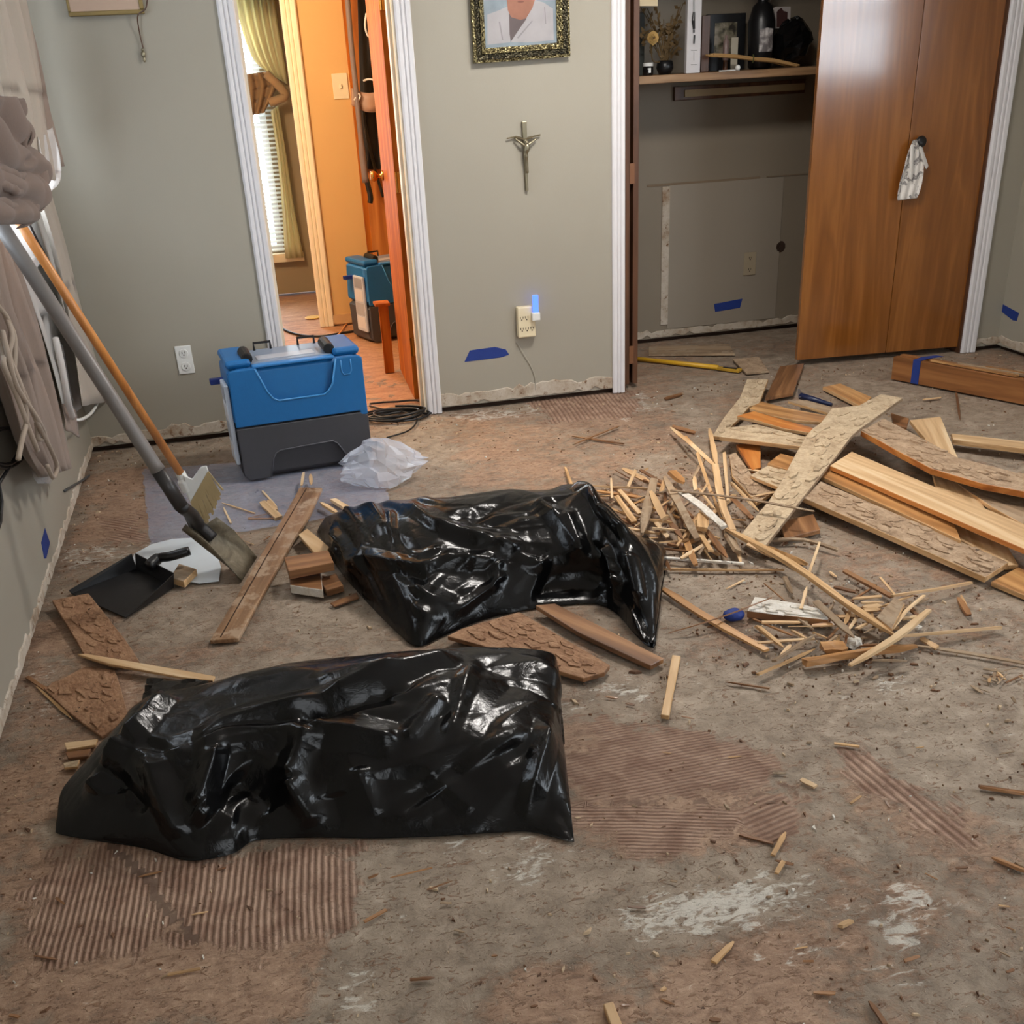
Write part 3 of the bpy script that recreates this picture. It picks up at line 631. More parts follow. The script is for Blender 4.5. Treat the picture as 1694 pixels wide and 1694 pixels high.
# left bifold, folded open against the jamb
d2 = door_leaf('door_2', (1.846, 5.30), (1.862, 5.74), .02, 2.02, .028, M_DBRN, -1)
door_leaf('panel', (1.892, 5.305), (1.900, 5.745), .02, 2.02, .028, M_DBRN, -1).parent = d2
for o in list(d2.children):
    o.pop('kind', None); o.location = o.location-d2.location
ROOT[d2] = d2.location.copy()
for zz in (1.03, .17, 1.85): MB().box((1.872, 5.297, zz-.045), (1.896, 5.302, zz+.045)).build('hinge', plain('bifold_hinge', rgb(120, 78, 48), .5), d2)
MB().lathe((1.846, 5.36, 1.05), [(.008, 0), (.008, .012), (.016, .018), (.014, .03), (0, .032)], 12, axis=(-1, 0, 0)).build('knob', M_BLK, d2)
# right bifold, nearly closed
S = FL(1462, 582, .03)+Vector((0, -.02, 0)); E = FL(1591, 573, .03); L = FL(1318, 596, .03)
d3 = door_leaf('door_3', S, E, .03, 2.02, .03, M_DOORG, 1); ROOT[d3] = d3.location.copy()
pn = door_leaf('panel', L, S-Vector((.003, 0, 0)), .03, 2.02, .03, M_DOORG, 1); pn.parent = d3; pn.location = pn.location-d3.location; pn.pop('kind', None)
kn = WY(1518, 234, S.y-.0); mb = MB(); mb.lathe(Vector((kn.x, S.y+(E.y-S.y)*(kn.x-S.x)/(E.x-S.x), kn.z)), [(.012, 0), (.012, .012), (.026, .018), (.028, .03), (.02, .04), (0, .042)], 16, axis=(0, -1, 0)); mb.build('knob', M_BLK, d3, smooth=True)
ck = lambda x, y, d: WY(1274+x/4.033, y/4.033, S.y-.02-d)
t = thing('hanging_cloth', 'small white and grey cloth hung over the closet door knob', 'cloth', ck(940, 1340, 0))
Ls = [(955,930),(925,1000),(905,1060),(895,1120),(870,1190),(855,1260),(843,1345)]; Rs = [(985,930),(1010,985),(1025,1040),(1028,1110),(1022,1190),(1005,1260),(985,1325)]
rows = []
for i, (l, r) in enumerate(zip(Ls, Rs)):
    rows.append([ck(l[0]+(r[0]-l[0])*u/10, l[1]+(r[1]-l[1])*u/10, .018+.012*math.sin(u*1.9+i*.35)+.006*(i % 2)) for u in range(11)])
def rag_mat():
    q = NT('printed_cloth'); v = q.coord('Object'); n = q.noise(v, 18, 3, .5, 1.0)
    return q.fin(q.ramp(n, [(.40, rgb(228, 224, 218)), (.52, rgb(222, 218, 212)), (.56, rgb(120, 116, 116)), (.66, rgb(205, 200, 195))]), .9)
MB().grid(rows).build('body', rag_mat(), t, smooth=True, solid=.004, subsurf=1)
rows = [[ck(990+k*10+j*6, 985+k*30-j*8, .03-.005*j) for j in range(4)] for k in range(6)]
MB().grid(rows).build('sleeve', M_RAG, t, smooth=True, solid=.004, subsurf=1)
rows = [[ck(935+j*14-k*2, 960+k*48, .040+.006*math.sin(j*2)) for j in range(3)] for k in range(6)]
MB().grid(rows).build('fold', M_RAG, t, smooth=True, solid=.004, subsurf=1)

# ---------------------------------------------------------------- closet shelf and what stands on it
SZ = 1.436
M_SHELF = wood('shelf_oak', rgb(112, 82, 56), rgb(160, 124, 88), rgb(186, 150, 112), .5, 1.0, None, .2)
tag(MB().box((KX0-.02, 5.75, SZ-.036), (XR, YC-.001, SZ)).build('shelf', M_SHELF, bevel=.002), 'brown wooden shelf board across the open closet', 'shelf')
t = thing('mounting_rail', 'dark board with a pale strip fixed under the closet shelf', 'rail', (2.8, YC, 1.3))
MB().box((2.445, YC-.03, 1.302), (3.22, YC-.001, 1.372)).build('board', M_DBRN, t, bevel=.003); MB().box((2.50, YC-.040, 1.318), (3.21, YC-.030, 1.352)).build('strip', plain('pale_rail', rgb(166, 146, 112), .6), t)
def sp(px, y): q = WY(px, 100, y); return Vector((q.x, y, SZ))     # a spot on the shelf
def sz(px, py, y): return WY(px, py, y).z
t = thing('candle_jar', 'small dark jar with a pale lid at the left end of the closet shelf', 'jar', sp(1072, 5.83)); c = sp(1072, 5.83)
MB().lathe(c, [(.024, 0), (.027, .004), (.027, .036), (.022, .042)], 16).build('jar', plain('dark_glass', rgb(26, 24, 24), .1), t, smooth=True); MB().lathe(c+Vector((0, 0, .0425)), [(.026, 0), (.026, .013), (.024, .015)], 16).build('lid', M_WHT, t)
MB().box((c.x-.006, c.y-.0285, c.z+.012), (c.x+.006, c.y-.0262, c.z+.034)).build('sticker', M_WHT, t)
def flowers():
    c = sp(1100, 5.92); t = thing('dried_bouquet', 'bunch of dried brown flowers in a dark pot on the closet shelf', 'flowers', c)
    MB().lathe(c, [(.03, 0), (.045, .03), (.04, .06), (.03, .065)], 14).build('pot', M_BLK, t, smooth=True)
    st, lf = MB(), MB(); r = random.Random(3)
    dl = plain('dried_leaf', rgb(104, 82, 48), .8, .2)
    for k in range(26):
        a = r.uniform(-1, 1); top = c+Vector((a*.13, r.uniform(-.05, .06), r.uniform(.12, .36)))
        st.tube(bez([c+Vector((a*.02, 0, .06)), c.lerp(top, .5)+Vector((a*-.01, 0, .03)), top], 4), .0022, 5)
        for j in range(4):
            q = c.lerp(top, r.uniform(.5, 1)); u = Vector((r.uniform(-1, 1), r.uniform(-1, .4), r.uniform(-.4, 1))).normalized()*r.uniform(.02, .045); s = u.cross(Vector((0, 1, .3))).normalized()*.009
            lf.add([q, q+u*.5+s, q+u, q+u*.5-s], [(0, 1, 2, 3)])
    st.build('stems', dl, t); lf.build('leaves', dl, t, solid=.001)
    rp = WY(1079, 63, 5.84); ro = MB()
    for k in range(5):
        R = .030-.005*k; n = 12
        ro.grid([[rp+Vector((R*.75*math.cos(2*PI*j/n+k), -.004*k-h*.012, R*math.sin(2*PI*j/n+k)))*1+Vector((0, 0, 0)) if 0 else rp+Vector((R*(.6+.4*h)*math.cos(2*PI*j/n+k), -.005*k+(-.012)*h, R*(.6+.4*h)*math.sin(2*PI*j/n+k)*(1+.12*math.sin(3*j)))) for j in range(n)] for h in (0, .5, 1)], closed_u=True)
    ro.build('rose', plain('dried_rose', rgb(196, 160, 96), .7, .15), t, smooth=True, solid=.002)
    MB().tube(bez([rp+Vector((0, .01, -.01)), rp+Vector((.02, .04, -.10)), c+Vector((0, 0, .06))], 6), .003, 6).build('rose_stem', dl, t)
flowers()
y = 5.80; t = thing('white_plaque', 'tall narrow white board with black hook standing on the closet shelf', 'plaque', sp(1147, y))
a, b = WY(1135, 121, y), WY(1158, 121, y)
MB().box((a.x, y, SZ), (b.x, y+.03, SZ+.34)).build('board', plain('chalky_white', rgb(214, 212, 214), .6, .06, .2), t, bevel=.003)
h0 = WY(1148, 24, y); mb = MB(); mb.tube([WY(1148, 20, y-.006), WY(1147, 34, y-.006), WY(1148, 48, y-.006)], [.006, .009, .006], 8); mb.tube([WY(1148, 49, y-.006), WY(1148, 54, y-.006)], .004, 6); mb.tube([WY(1149, 58, y-.006), WY(1148, 72, y-.006)], .0042, 6); mb.build('hook', M_BLK, t)
MB().tube([WY(1149, -30, y-.003), WY(1149, 20, y-.003)], .0016, 6).tube([WY(1147, -30, y-.003), WY(1147, 20, y-.003)], .0016, 6).build('cord', M_STEEL, t)
mb = MB()
for pts in (((1143,83),(1153,83)), ((1143,107),(1153,107)), ((1148,85),(1148,100))): mb.tube([WY(*pts[0], y-.0005), WY(*pts[1], y-.0005)], .0014, 5)
mb.build('drawn_lines', M_STEEL, t)
def box_thing(name, label, cat, px0, px1, pytop, y, dep, mat, part='body', bev=.002):
    a, b = sp(px0, y), sp(px1, y); t = thing(name, label, cat, ((a.x+b.x)/2, y+dep/2, SZ))
    MB().box((a.x, y, SZ), (b.x, y+dep, sz(px0, pytop, y))).build(part, mat, t, bevel=bev); return t
box_thing('wooden_block', 'dark brown upright block just right of the white plaque in the closet', 'block', 1160, 1173, 26, 5.98, .05, M_DBRN)
y = 6.08; t = box_thing('framed_photo', 'black framed photograph of a group at the back of the closet shelf', 'picture', 1168, 1231, 24, y, .02, M_BLK, 'frame')
a, b = WY(1183, 38, y-.001), WY(1217, 90, y-.001)
def dim_print(name, cols, s):
    q = NT(name); v = q.coord('Object'); n = q.noise(v, s, 3, .5, .4); return q.fin(q.ramp(n, [(.38, cols[0]), (.5, cols[1]), (.62, cols[2])]), .4)
MB().box((a.x, y-.002, b.z), (b.x, y, a.z)).build('print', dim_print('group_print', (rgb(40, 34, 26), rgb(110, 104, 84), rgb(150, 140, 124)), 22), t)
y = 5.95; c = sp(1200, y); t = thing('slim_bottle', 'slim pale bottle with a dark base in front of the black photo frame', 'bottle', c)
MB().lathe(c, [(.012, 0), (.013, .01), (.012, .04), (.009, .05)], 12).build('base', M_DBRN, t, smooth=True); MB().lathe(c+Vector((0, 0, .05)), [(.015, 0), (.016, .02), (.015, .09), (.007, .10), (.006, .115)], 12).build('body', plain('pale_glass', rgb(132, 112, 106), .3), t, smooth=True)
y = 5.97; t = box_thing('white_card', 'upright white card leaning beside the slim bottle on the shelf', 'card', 1209, 1220, 62, y, .006, plain('card', rgb(186, 178, 160), .7), 'card', .001)
y = 5.98; c = sp(1257, y); t = thing('dark_bottle', 'bulky black round-shouldered bottle with a pale oval label on the closet shelf', 'bottle', c)
MB().lathe(c, [(.05, 0), (.062, .01), (.066, .12), (.07, .22), (.05, .29), (.026, .31), (.03, .33), (.05, .35), (.055, .40), (.03, .43)], 20).build('body', M_BLK, t, smooth=True)
mb = MB(); rows = [[c+Vector((.071*math.sin(u), -.071*math.cos(u), .08+v*.11+(0 if v < .99 else -.012*abs(u)))) for u in np.linspace(-.55, .55, 9)] for v in (0, .5, 1)]
mb.grid(rows).build('label', dim_print('pale_label', (rgb(110, 104, 104), rgb(170, 164, 162), rgb(214, 210, 208)), 26), t, smooth=True)
y = 6.02; t = thing('photo_card', 'white card with a dark red figure shape tucked above the black bag in the closet', 'card', WY(1291, 48, y))
mb = MB(); mb.prism(quadY([(1272,17),(1284,11),(1308,11),(1307,46),(1302,45),(1284,47),(1282,46)], y), (0, .002, 0)); mb.build('card', plain('dull_white', rgb(168, 160, 156), .7), t)
mb = MB(); mb.prism(quadY([(1288,16),(1293,13),(1296,18),(1303,20),(1302,45),(1285,45),(1285,20)], y-.0012), (0, .001, 0)); mb.build('printed_figure', plain('dark_red_print', rgb(58, 26, 22), .7), t)
y = 6.0; c = sp(1312, y); t = thing('black_bag', 'crumpled black plastic bag at the right end of the closet shelf', 'bag', c)
mb = MB(); mb.sphere(c+Vector((0, .05, .125)), .115, 14, 10, sc=(1, .8, .98)); o = mb.build('bag', plain('black_film', rgb(14, 14, 15), .2), t, smooth=False)
for v in o.data.vertices: v.co += Vector((random.uniform(-.012, .012), random.uniform(-.012, .012), random.uniform(-.008, .012)))
def palm():
    c = sp(1255, 5.86); t = thing('palm_bundle', 'tied bundle of dried straw stalks lying along the closet shelf', 'bundle', c); r = random.Random(5)
    a, b = WY(1172, 93, 5.86), WY(1316, 110, 5.86)
    for k in range(13):
        o = r.uniform(-1, 1); s = r.uniform(-1, 1)
        mid = a.lerp(b, .52)+Vector((0, s*.012, .012+o*.006))
        p0 = a+Vector((r.uniform(-.01, .03), s*.02, max(.0, o*.010))); p1 = b+Vector((r.uniform(-.05, .01), s*.05, o*.022))
        p0.z = max(p0.z, SZ+.006); p1.z = max(p1.z, SZ+.006); mid.z = max(mid.z, SZ+.008)
        MB().tube(bez([p0, p0.lerp(mid, .5)+Vector((0, 0, .004)), mid, mid.lerp(p1, .5)+Vector((0, 0, .006)), p1], 4), .0045, 5).build('stalk', M_STRAW, t)
    q = a.lerp(b, .5); MB().tube([q+Vector((.004*math.sin(k), .018*math.cos(k*.7), .012+.018*math.sin(k*.7))) for k in range(10)], .003, 5).build('tie', plain('green_tie', rgb(90, 92, 50), .7), t)
M_STRAW = plain('straw', rgb(170, 132, 82), .7, .15)
palm()
t = thing('glass_trinket', 'tiny pale trinket at the front edge of the closet shelf', 'trinket', sp(1221, 5.79)); MB().sphere(sp(1221, 5.79)+Vector((0, 0, .014)), .014, 8, 6).build('bead', M_WHT, t, smooth=True); MB().tube([sp(1190, 5.785)+Vector((0, 0, .003)), sp(1224, 5.80)+Vector((0, 0, .003))], .003, 6).build('stick', M_WHT, t)
t = thing('pale_tag', 'cream card hanging at the top left inside the closet', 'card', WY(1072, 5, 5.82)); mb = MB(); mb.prism(quadY([(1056,-60),(1088,-60),(1088,10),(1056,10)], 5.82), (0, .004, 0)); mb.build('card', plain('cream_card', rgb(240, 220, 180), .6), t)
tag(MB().box((sp(1050,6.06).x, 6.06, SZ), (sp(1066, 6.06).x, 6.18, sz(1060, 21, 6.06))).build('storage_box', plain('dark_teal', rgb(58, 62, 56), .5), bevel=.003), 'dark box behind the bouquet at the left end of the closet shelf', 'box')
# closet floor: yellow handled tool, loose trim and a dark mat edge
t = thing('yellow_tool', 'long yellow handled tool lying on the closet floor', 'tool', FL(1150, 605, .0))
a, b = FL(1040, 592, .014), FL(1188, 608, .014)
MB().tube([a, a.lerp(b, .5), b], [.012, .012, .013], 10).build('handle', plain('yellow_paint', rgb(206, 158, 40), .4, .08), t, smooth=True)
d = (b-a).normalized(); n = Vector((-d.y, d.x, 0)); mb = MB()
mb.prism([b-n*.014-Vector((0, 0, .012)), b+n*.014-Vector((0, 0, .012)), b+d*.13+n*.022-Vector((0, 0, .012)), b+d*.13-n*.022-Vector((0, 0, .012))], (0, 0, .016)); mb.build('head', plain('yellow_head', rgb(176, 136, 40), .5, .15), t, bevel=.003)
mb = MB(); mb.prism([b+d*.03-n*.008+Vector((0, 0, .0045)), b+d*.03+n*.008+Vector((0, 0, .0045)), b+d*.11+n*.012+Vector((0, 0, .0045)), b+d*.11-n*.012+Vector((0, 0, .0045))], (0, 0, .002)); mb.build('slot', M_BLK, t)
# ---------------------------------------------------------------- left wall: curtains, cords
def sheet(mb, left, right, x, amp=.02, folds=4, nu=24, nv=26, ph=0.0, m=None, taper=None):
    L = bez([Vector((a, b, 0)) for a, b in left], 8); R = bez([Vector((a, b, 0)) for a, b in right], 8)
    rows = []
    for i in range(nv+1):
        v = i/nv; l = L[min(int(v*(len(L)-1)), len(L)-1)]; r = R[min(int(v*(len(R)-1)), len(R)-1)]; row = []
        for j in range(nu+1):
            u = j/nu; p = l.lerp(r, u); q = WX(p.x, p.y, x)
            w_ = amp*math.sin(folds*2*PI*u+ph+.8*math.sin(v*3+u*2))+amp*.35*math.sin(folds*4.7*PI*u+1.3+v*2)
            row.append(q+Vector((w_*(.5+.5*v) if taper else w_, 0, 0)))
        rows.append(row)
    return mb.grid(rows, m)
M_CURTD = cloth_mat('dark_taupe_curtain', rgb(122, 104, 94), .08, .05)
t = thing('upper_curtain', 'pale gathered upper curtain bunched up beside the left window', 'curtain', WX(40, 200, XL+.16))
sheet(MB(), [(-80,-40),(-70,80),(-60,190),(-50,290)], [(16,-40),(50,90),(78,210),(92,300)], XL+.21, .026, 6, ph=.6, nu=60).build('front_panel', M_CURTL, t, smooth=True, solid=.003)
sheet(MB(), [(14,-40),(44,90),(70,215),(88,285)], [(26,-40),(62,90),(86,200),(101,272)], XL+.17, .016, 1.5, ph=2).build('side_panel', M_CURT, t, smooth=True, solid=.003)
sheet(MB(), [(60,232),(64,270),(64,318),(66,346)], [(84,212),(96,262),(97,300),(79,318)], XL+.225, .006, 2, ph=1).build('lining', M_LINING, t, smooth=True, solid=.003)
t = thing('curtain_knot', 'dark taupe knot of bundled curtain fabric above the tool handles', 'curtain', WX(30, 350, XL+.24))
def knot_sheet():
    R = bez([Vector(q+(0,)) for q in ((14,165),(32,200),(40,240),(46,262),(62,272),(70,290),(66,318),(54,345),(38,364),(18,372))], 6); L = bez([Vector(q+(0,)) for q in ((-70,160),(-70,200),(-70,240),(-70,270),(-70,300),(-70,330),(-70,350),(-70,360),(-70,368),(-70,374))], 6); rows = []; n = 44
    for i in range(len(R)):
        v = i/(len(R)-1); row = []
        for j in range(n+1):
            u = j/n; p_ = L[i].lerp(R[i], u); a = -p_.x*.05+p_.y*.085+1.2*math.sin(p_.x*.045+p_.y*.02); b = p_.x*.11-p_.y*.03
            d = .030*(abs(math.sin(a*.66))**.8)+.011*abs(math.sin(b*.8+1))-.035*max(0, 1-math.hypot((p_.x-22)/16, (p_.y-232)/34))-.03*max(0, 1-math.hypot((p_.x-8)/14, (p_.y-268)/12))
            q = WX(p_.x, p_.y, XL+.26); row.append(q+Vector((d+.03*math.sin(PI*min(1, u*1.02))**.5*(1-.0*v), -.10*(u > .985), 0)))
        rows.append(row)
    return MB().grid(rows)
knot_sheet().build('bundle', M_CURTD, t, smooth=True, solid=.004)
def swag(pts, r, x):
    P = bez([WX(a, b, x+d) for a, b, d in pts], 8); n = len(P)
    return MB().tube(P, [r*(.35+.65*math.sin(PI*min(1, max(0, (i/(n-1))*.9+.06))))*(1+.12*math.sin(i*1.1)) for i in range(n)], 12)
for k, (pts, r) in enumerate(([[(50,256,.0),(64,270,.03),(61,310,.035),(48,346,.03),(30,364,.02)], .026], [[(-20,276,.05),(8,282,.06),(30,292,.065),(40,288,.06)], .012], [[(-20,300,.05),(10,308,.065),(28,316,.07),(38,308,.06)], .012], [[(4,165,.04),(26,205,.05),(36,245,.05),(34,280,.04)], .016], [[(-20,330,.05),(10,338,.06),(30,352,.055),(36,362,.04)], .014])):
    swag(pts, r, XL+.25).build('fold', M_CURTD, t, smooth=True)
t = thing('far_curtain', 'grey-beige curtain panel hanging straight nearest the room corner', 'curtain', WX(150, 660, XL+.11))
sheet(MB(), [(60,322),(88,420),(112,540),(134,672)], [(80,318),(108,412),(140,530),(180,664)], XL+.11, .012, 2, ph=.4).build('panel', M_CURTL, t, smooth=True, solid=.003)
t = thing('white_blind_liner', 'bright white liner hanging in the left window behind the tool handles', 'curtain', WX(100, 600, XL+.07))
sheet(MB(), [(4,372),(40,470),(80,590),(112,705)], [(66,330),(96,440),(124,560),(136,668)], XL+.035, .006, 3).build('panel', M_LINING, t, smooth=True, solid=.003)
mb = MB(); mb.tube(bez([WX(92, 560, XL+.11), WX(103, 610, XL+.12), WX(112, 662, XL+.115), WX(120, 690, XL+.10)], 6), .012, 8); mb.build('edge_roll', M_LINING, t, smooth=True)
mb = MB(); mb.prism([WX(a, b, XL+.115) for a, b in ((97,572),(103,570),(112,620),(119,662),(113,666),(103,622))], (.002, 0, 0)); mb.build('dark_gap', M_BLKC, t)  # black strip put in for the shade of the slit
MB().tube([WX(38, 348, XL+.12), WX(62, 398, XL+.12), WX(92, 452, XL+.11)], .004, 6).build('wand', M_BLK, t)
t = thing('near_curtain', 'dark taupe curtain panel hanging low on the left wall', 'curtain', WX(80, 770, XL+.11))
sheet(MB(), [(-60,380),(-50,520),(0,640),(34,740),(66,790)], [(8,398),(44,490),(76,590),(98,670),(116,774)], XL+.085, .020, 5, ph=.2, nu=50, nv=34).build('panel', M_CURT, t, smooth=True, solid=.003)
sheet(MB(), [(100,668),(104,690),(108,712)], [(124,678),(130,700),(134,724)], XL+.08, .006, 1, nu=8, nv=8).build('hem_flap', M_CURT, t, smooth=True, solid=.003)
t = thing('tie_cord_bundle', 'bundle of beige tie cords hanging over the dark taupe curtain', 'cord', WX(60, 780, XL+.16))
M_CORD = cloth_mat('beige_cord', rgb(168, 152, 136), .06)
for pts in ([(-8,500,0),(14,530,.02),(18,570,.01),(6,600,.02),(30,660,.02),(52,720,.02),(62,745,.01)], [(8,520,.01),(20,555,.03),(16,590,.02),(34,640,.03),(44,690,.02),(36,730,.01),(30,760,0)], [(4,548,.02),(14,590,.03),(28,640,.03),(60,690,.03),(74,720,.02),(64,726,.01),(60,700,.01)],
    [(20,600,.02),(40,650,.02),(62,700,.025),(80,735,.02),(94,770,.01),(88,790,0),(78,770,0)], [(0,560,.01),(10,600,.02),(22,620,.02),(24,560,.03),(16,535,.02)]):
    MB().tube(bez([WX(a, b, XL+.125+d) for a, b, d in pts], 7), .0075, 6).build('cord', M_CORD, t, smooth=True)
mb = MB(); sheet(mb, [(48,770),(52,788),(62,800)], [(86,772),(94,786),(84,800)], XL+.03, .004, 2, nu=10, nv=8)
M_FILM = NT('clear_film')
def film(q, alpha, c, rough):
    q.fin(c, rough); q.b.inputs['Alpha'].default_value = alpha; q.b.inputs['Specular IOR Level'].default_value = .9; return q.mat
M_FILM = film(M_FILM, .38, rgb(226, 230, 240), .12)
mb.build('plastic_pouch', M_FILM, t, smooth=True)
tag(MB().tube(bez([WX(118, 693, XL+.06), WX(134, 694, XL+.09), WX(152, 682, XL+.10), WX(163, 660, XL+.10), WX(166, 630, XL+.10)], 8), .0065, 8).build('white_hose', M_WHT, smooth=True), 'curved white cord hooked under the window liner', 'cord')
M_GCORD = plain('grey_cable', rgb(70, 72, 74), .4)
tag(MB().tube(bez([WX(180, 640, XL+.06), WX(183, 690, XL+.04), WX(180, 735, XL+.02), WX(164, 772, XL+.012), WX(140, 792, XL+.008), WX(107, 812, XL+.006)], 8), .005, 8).build('grey_cable', M_GCORD, smooth=True), 'thin dark grey cable hanging in the room corner', 'cord')
mb = MB(); c = WX(14, 740, XL+.02)
pts = []
for k in range(46):
    a = k/45*2*PI*2.15-1.2; R = 1+.12*math.sin(k*.35)
    pts.append(WX(8+34*R*math.cos(a)*(.8 if k < 20 else 1), 738+(30+4*(k//22))*math.sin(a)+(k/45)*4, XL+.02+.004*math.sin(k)))
mb.tube(pts+[WX(-2, 800, XL+.015), WX(3, 830, XL+.012), WX(1, 862, XL+.012), WX(-8, 890, XL+.012)], .0055, 7)
tag(mb.build('black_cable', M_RUB, smooth=True), 'loops of black cable on the left wall below the curtains', 'cord')

# ---------------------------------------------------------------- hall and far room
t = thing('light_switch', 'ivory light switch plate on the orange-lit hall wall', 'switch', WY(562, 142, 7.65))
a, b = WY(548, 122, 7.65), WY(578, 163, 7.65)
MB().box((a.x, 7.643, b.z), (b.x, 7.65, a.z)).build('plate', M_IVORY, t, bevel=.002); MB().box(((a.x+b.x)/2-.006, 7.632, (a.z+b.z)/2-.012), ((a.x+b.x)/2+.006, 7.643, (a.z+b.z)/2+.012)).build('toggle', M_IVORY, t, bevel=.002)
d4 = MB().box((.885, 7.615, .01), (1.62, 7.649, 2.04)).build('door_4', wood('hall_door_veneer', rgb(140, 74, 26), rgb(176, 104, 44), rgb(200, 130, 66), .35, .8, None, .05, 0, axis=2, tint=.02, figure=.4), None, kind='structure', loc=(1.25, 7.64, 0)); d4['kind'] = 'structure'
struct('trim_10', MB().box((.850, 7.628, 0), (.885, 7.65, 2.08)), M_DOOR)
hy = 7.56
t = thing('umbrella', 'long grey closed umbrella with a black handle hanging in the hall', 'umbrella', WY(605, 330, hy))
MB().tube(bez([WY(571, -50, hy-.07), WY(580, 60, hy-.07), WY(589, 150, hy-.07), WY(599, 250, hy-.07), WY(605, 302, hy-.07)], 5), [.017]*15+[.022]*6, 10).build('canopy', plain('grey_umbrella', rgb(122, 108, 104), .6), t, smooth=True)
MB().tube(bez([WY(603, 288, hy-.07), WY(608, 304, hy-.07), WY(613, 326, hy-.07), WY(612, 336, hy-.07)], 5), .018, 10).build('handle', M_BLK, t, smooth=True)
t = thing('dark_coat', 'long black garment hanging on the hall door', 'garment', WY(612, 280, hy))
rows = [[WY(582+(9+14*v)+(44-16*v+6*math.sin(v*9))*u-6*v+0, -30+310*v, hy+.025+.016*math.sin(u*9+v*2)) for u in np.linspace(0, 1, 10)] for v in np.linspace(0, 1, 16)]
MB().grid(rows).build('body', M_BLKC, t, smooth=True, solid=.006)
MB().tube(bez([WY(600, 180, hy), WY(608, 230, hy), WY(622, 285, hy), WY(634, 326, hy)], 5), .010, 8).build('belt', M_BLK, t, smooth=True)
t = thing('strap_band', 'pale mauve handbag band with white loops hanging in the hall', 'bag', WY(605, 180, hy-.06))
rows = [[WY(582+46*u, 146+8*math.sin(u*2.6)+28*v+6*u*v, hy-.06+.012*math.sin(u*7)) for u in np.linspace(0, 1, 9)] for v in (0, .33, .66, 1)]
MB().grid(rows).build('band', plain('mauve_leather', rgb(170, 136, 116), .5), t, smooth=True, solid=.01)
MB().tube(bez([WY(586, 166, hy-.08), WY(592, 155, hy-.08), WY(596, 160, hy-.08), WY(590, 170, hy-.08)], 4), .005, 6).build('loop', M_WHT, t, smooth=True)
MB().tube(bez([WY(601, 134, hy-.07), WY(610, 131, hy-.07), WY(622, 133, hy-.07)], 4), .006, 6).build('loop', M_WHT, t, smooth=True)
tag(MB().tube(bez([WY(606, 22, hy-.04), WY(604, 42, hy-.04), WY(608, 58, hy-.04), WY(614, 62, hy-.04)], 5), .006, 7).build('white_ribbon', M_WHT, smooth=True), 'white ribbon hanging on the dark hall garment', 'ribbon')
# small board standing by the bedroom door and a threshold piece
a, b = FL(648, 616, 0), FL(664, 612, 0)
t = thing('wooden_bracket', 'small upright wooden bracket against the open bedroom door', 'bracket', a)
MB().box((.715, 6.155, 0), (.768, 6.175, .38)).build('upright', M_DOOR, t, bevel=.002); MB().box((.690, 6.10, .38), (.772, 6.20, .395)).build('shelf', M_DOOR, t, bevel=.002)
# blinds with real slats, curtain in the far room
t = thing('window_blind', 'white slatted blind in the bright window beyond the hall', 'blind', (.05, 8.965, .36))
me0 = None
for k in range(58):
    z = FZ0+.02+k*.031
    if me0 is None:
        o = MB().add([(-.375, -.012, -.006), (.375, -.012, -.006), (.375, .012, .006), (-.375, .012, .006), (-.375, -.012, -.0045), (.375, -.012, -.0045), (.375, .012, .0075), (-.375, .012, .0075)], [(0,3,2,1),(4,5,6,7),(0,1,5,4),(1,2,6,5),(2,3,7,6),(3,0,4,7)]).build('slat', cloth_mat('blind_white', rgb(236, 240, 236), .02, .45), t)
        me0 = o
        for v in o.data.vertices: v.co += ROOT[t]
    else:
        o = link(me0.copy()); o.parent = t
    o.location = (0.0, 0.0, z-ROOT[t].z)
MB().box((-.36, 8.952, FZ1-.02), (.40, 8.985, FZ1+.02)).build('head_rail', M_WHT, t)
t = thing('far_room_curtain', 'cream curtain tied back at the window beyond the hall', 'curtain', WY(440, 160, 8.9))
def sheetY(mb, left, right, y, amp, folds, nu=20, nv=20, ph=0.0):
    L = bez([Vector((a, b, 0)) for a, b in left], 8); R = bez([Vector((a, b, 0)) for a, b in right], 8); rows = []
    for i in range(nv+1):
        v = i/nv; l = L[int(v*(len(L)-1))]; r = R[int(v*(len(R)-1))]
        rows.append([WY(*(l.lerp(r, j/nu)).xy, y)+Vector((0, amp*math.sin(folds*2*PI*j/nu+ph+v), 0)) for j in range(nu+1)])
    return mb.grid(rows)
sheetY(MB(), [(382,-40),(398,40),(418,95),(440,118)], [(452,-40),(458,30),(468,90),(476,140)], 8.86, .03, 5).build('swag', M_SHEER, t, smooth=True, solid=.003)
sheetY(MB(), [(402,124),(404,150),(412,192)], [(446,118),(458,140),(438,186)], 8.84, .03, 3).build('tie_back', cloth_mat('tan_tie', rgb(150, 118, 84), .1), t, smooth=True, solid=.004)
MB().tube(bez([WY(440, 122, 8.8), WY(466, 148, 8.78), WY(470, 160, 8.78), WY(446, 170, 8.8)], 5), .03, 8).build('knot', cloth_mat('tan_knot', rgb(164, 134, 100), .1), t, smooth=True)
sheetY(MB(), [(448,184),(458,250),(466,330),(472,428)], [(460,174),(474,260),(486,340),(502,426)], 8.88, .02, 3).build('tail', M_SHEER, t, smooth=True, solid=.003)

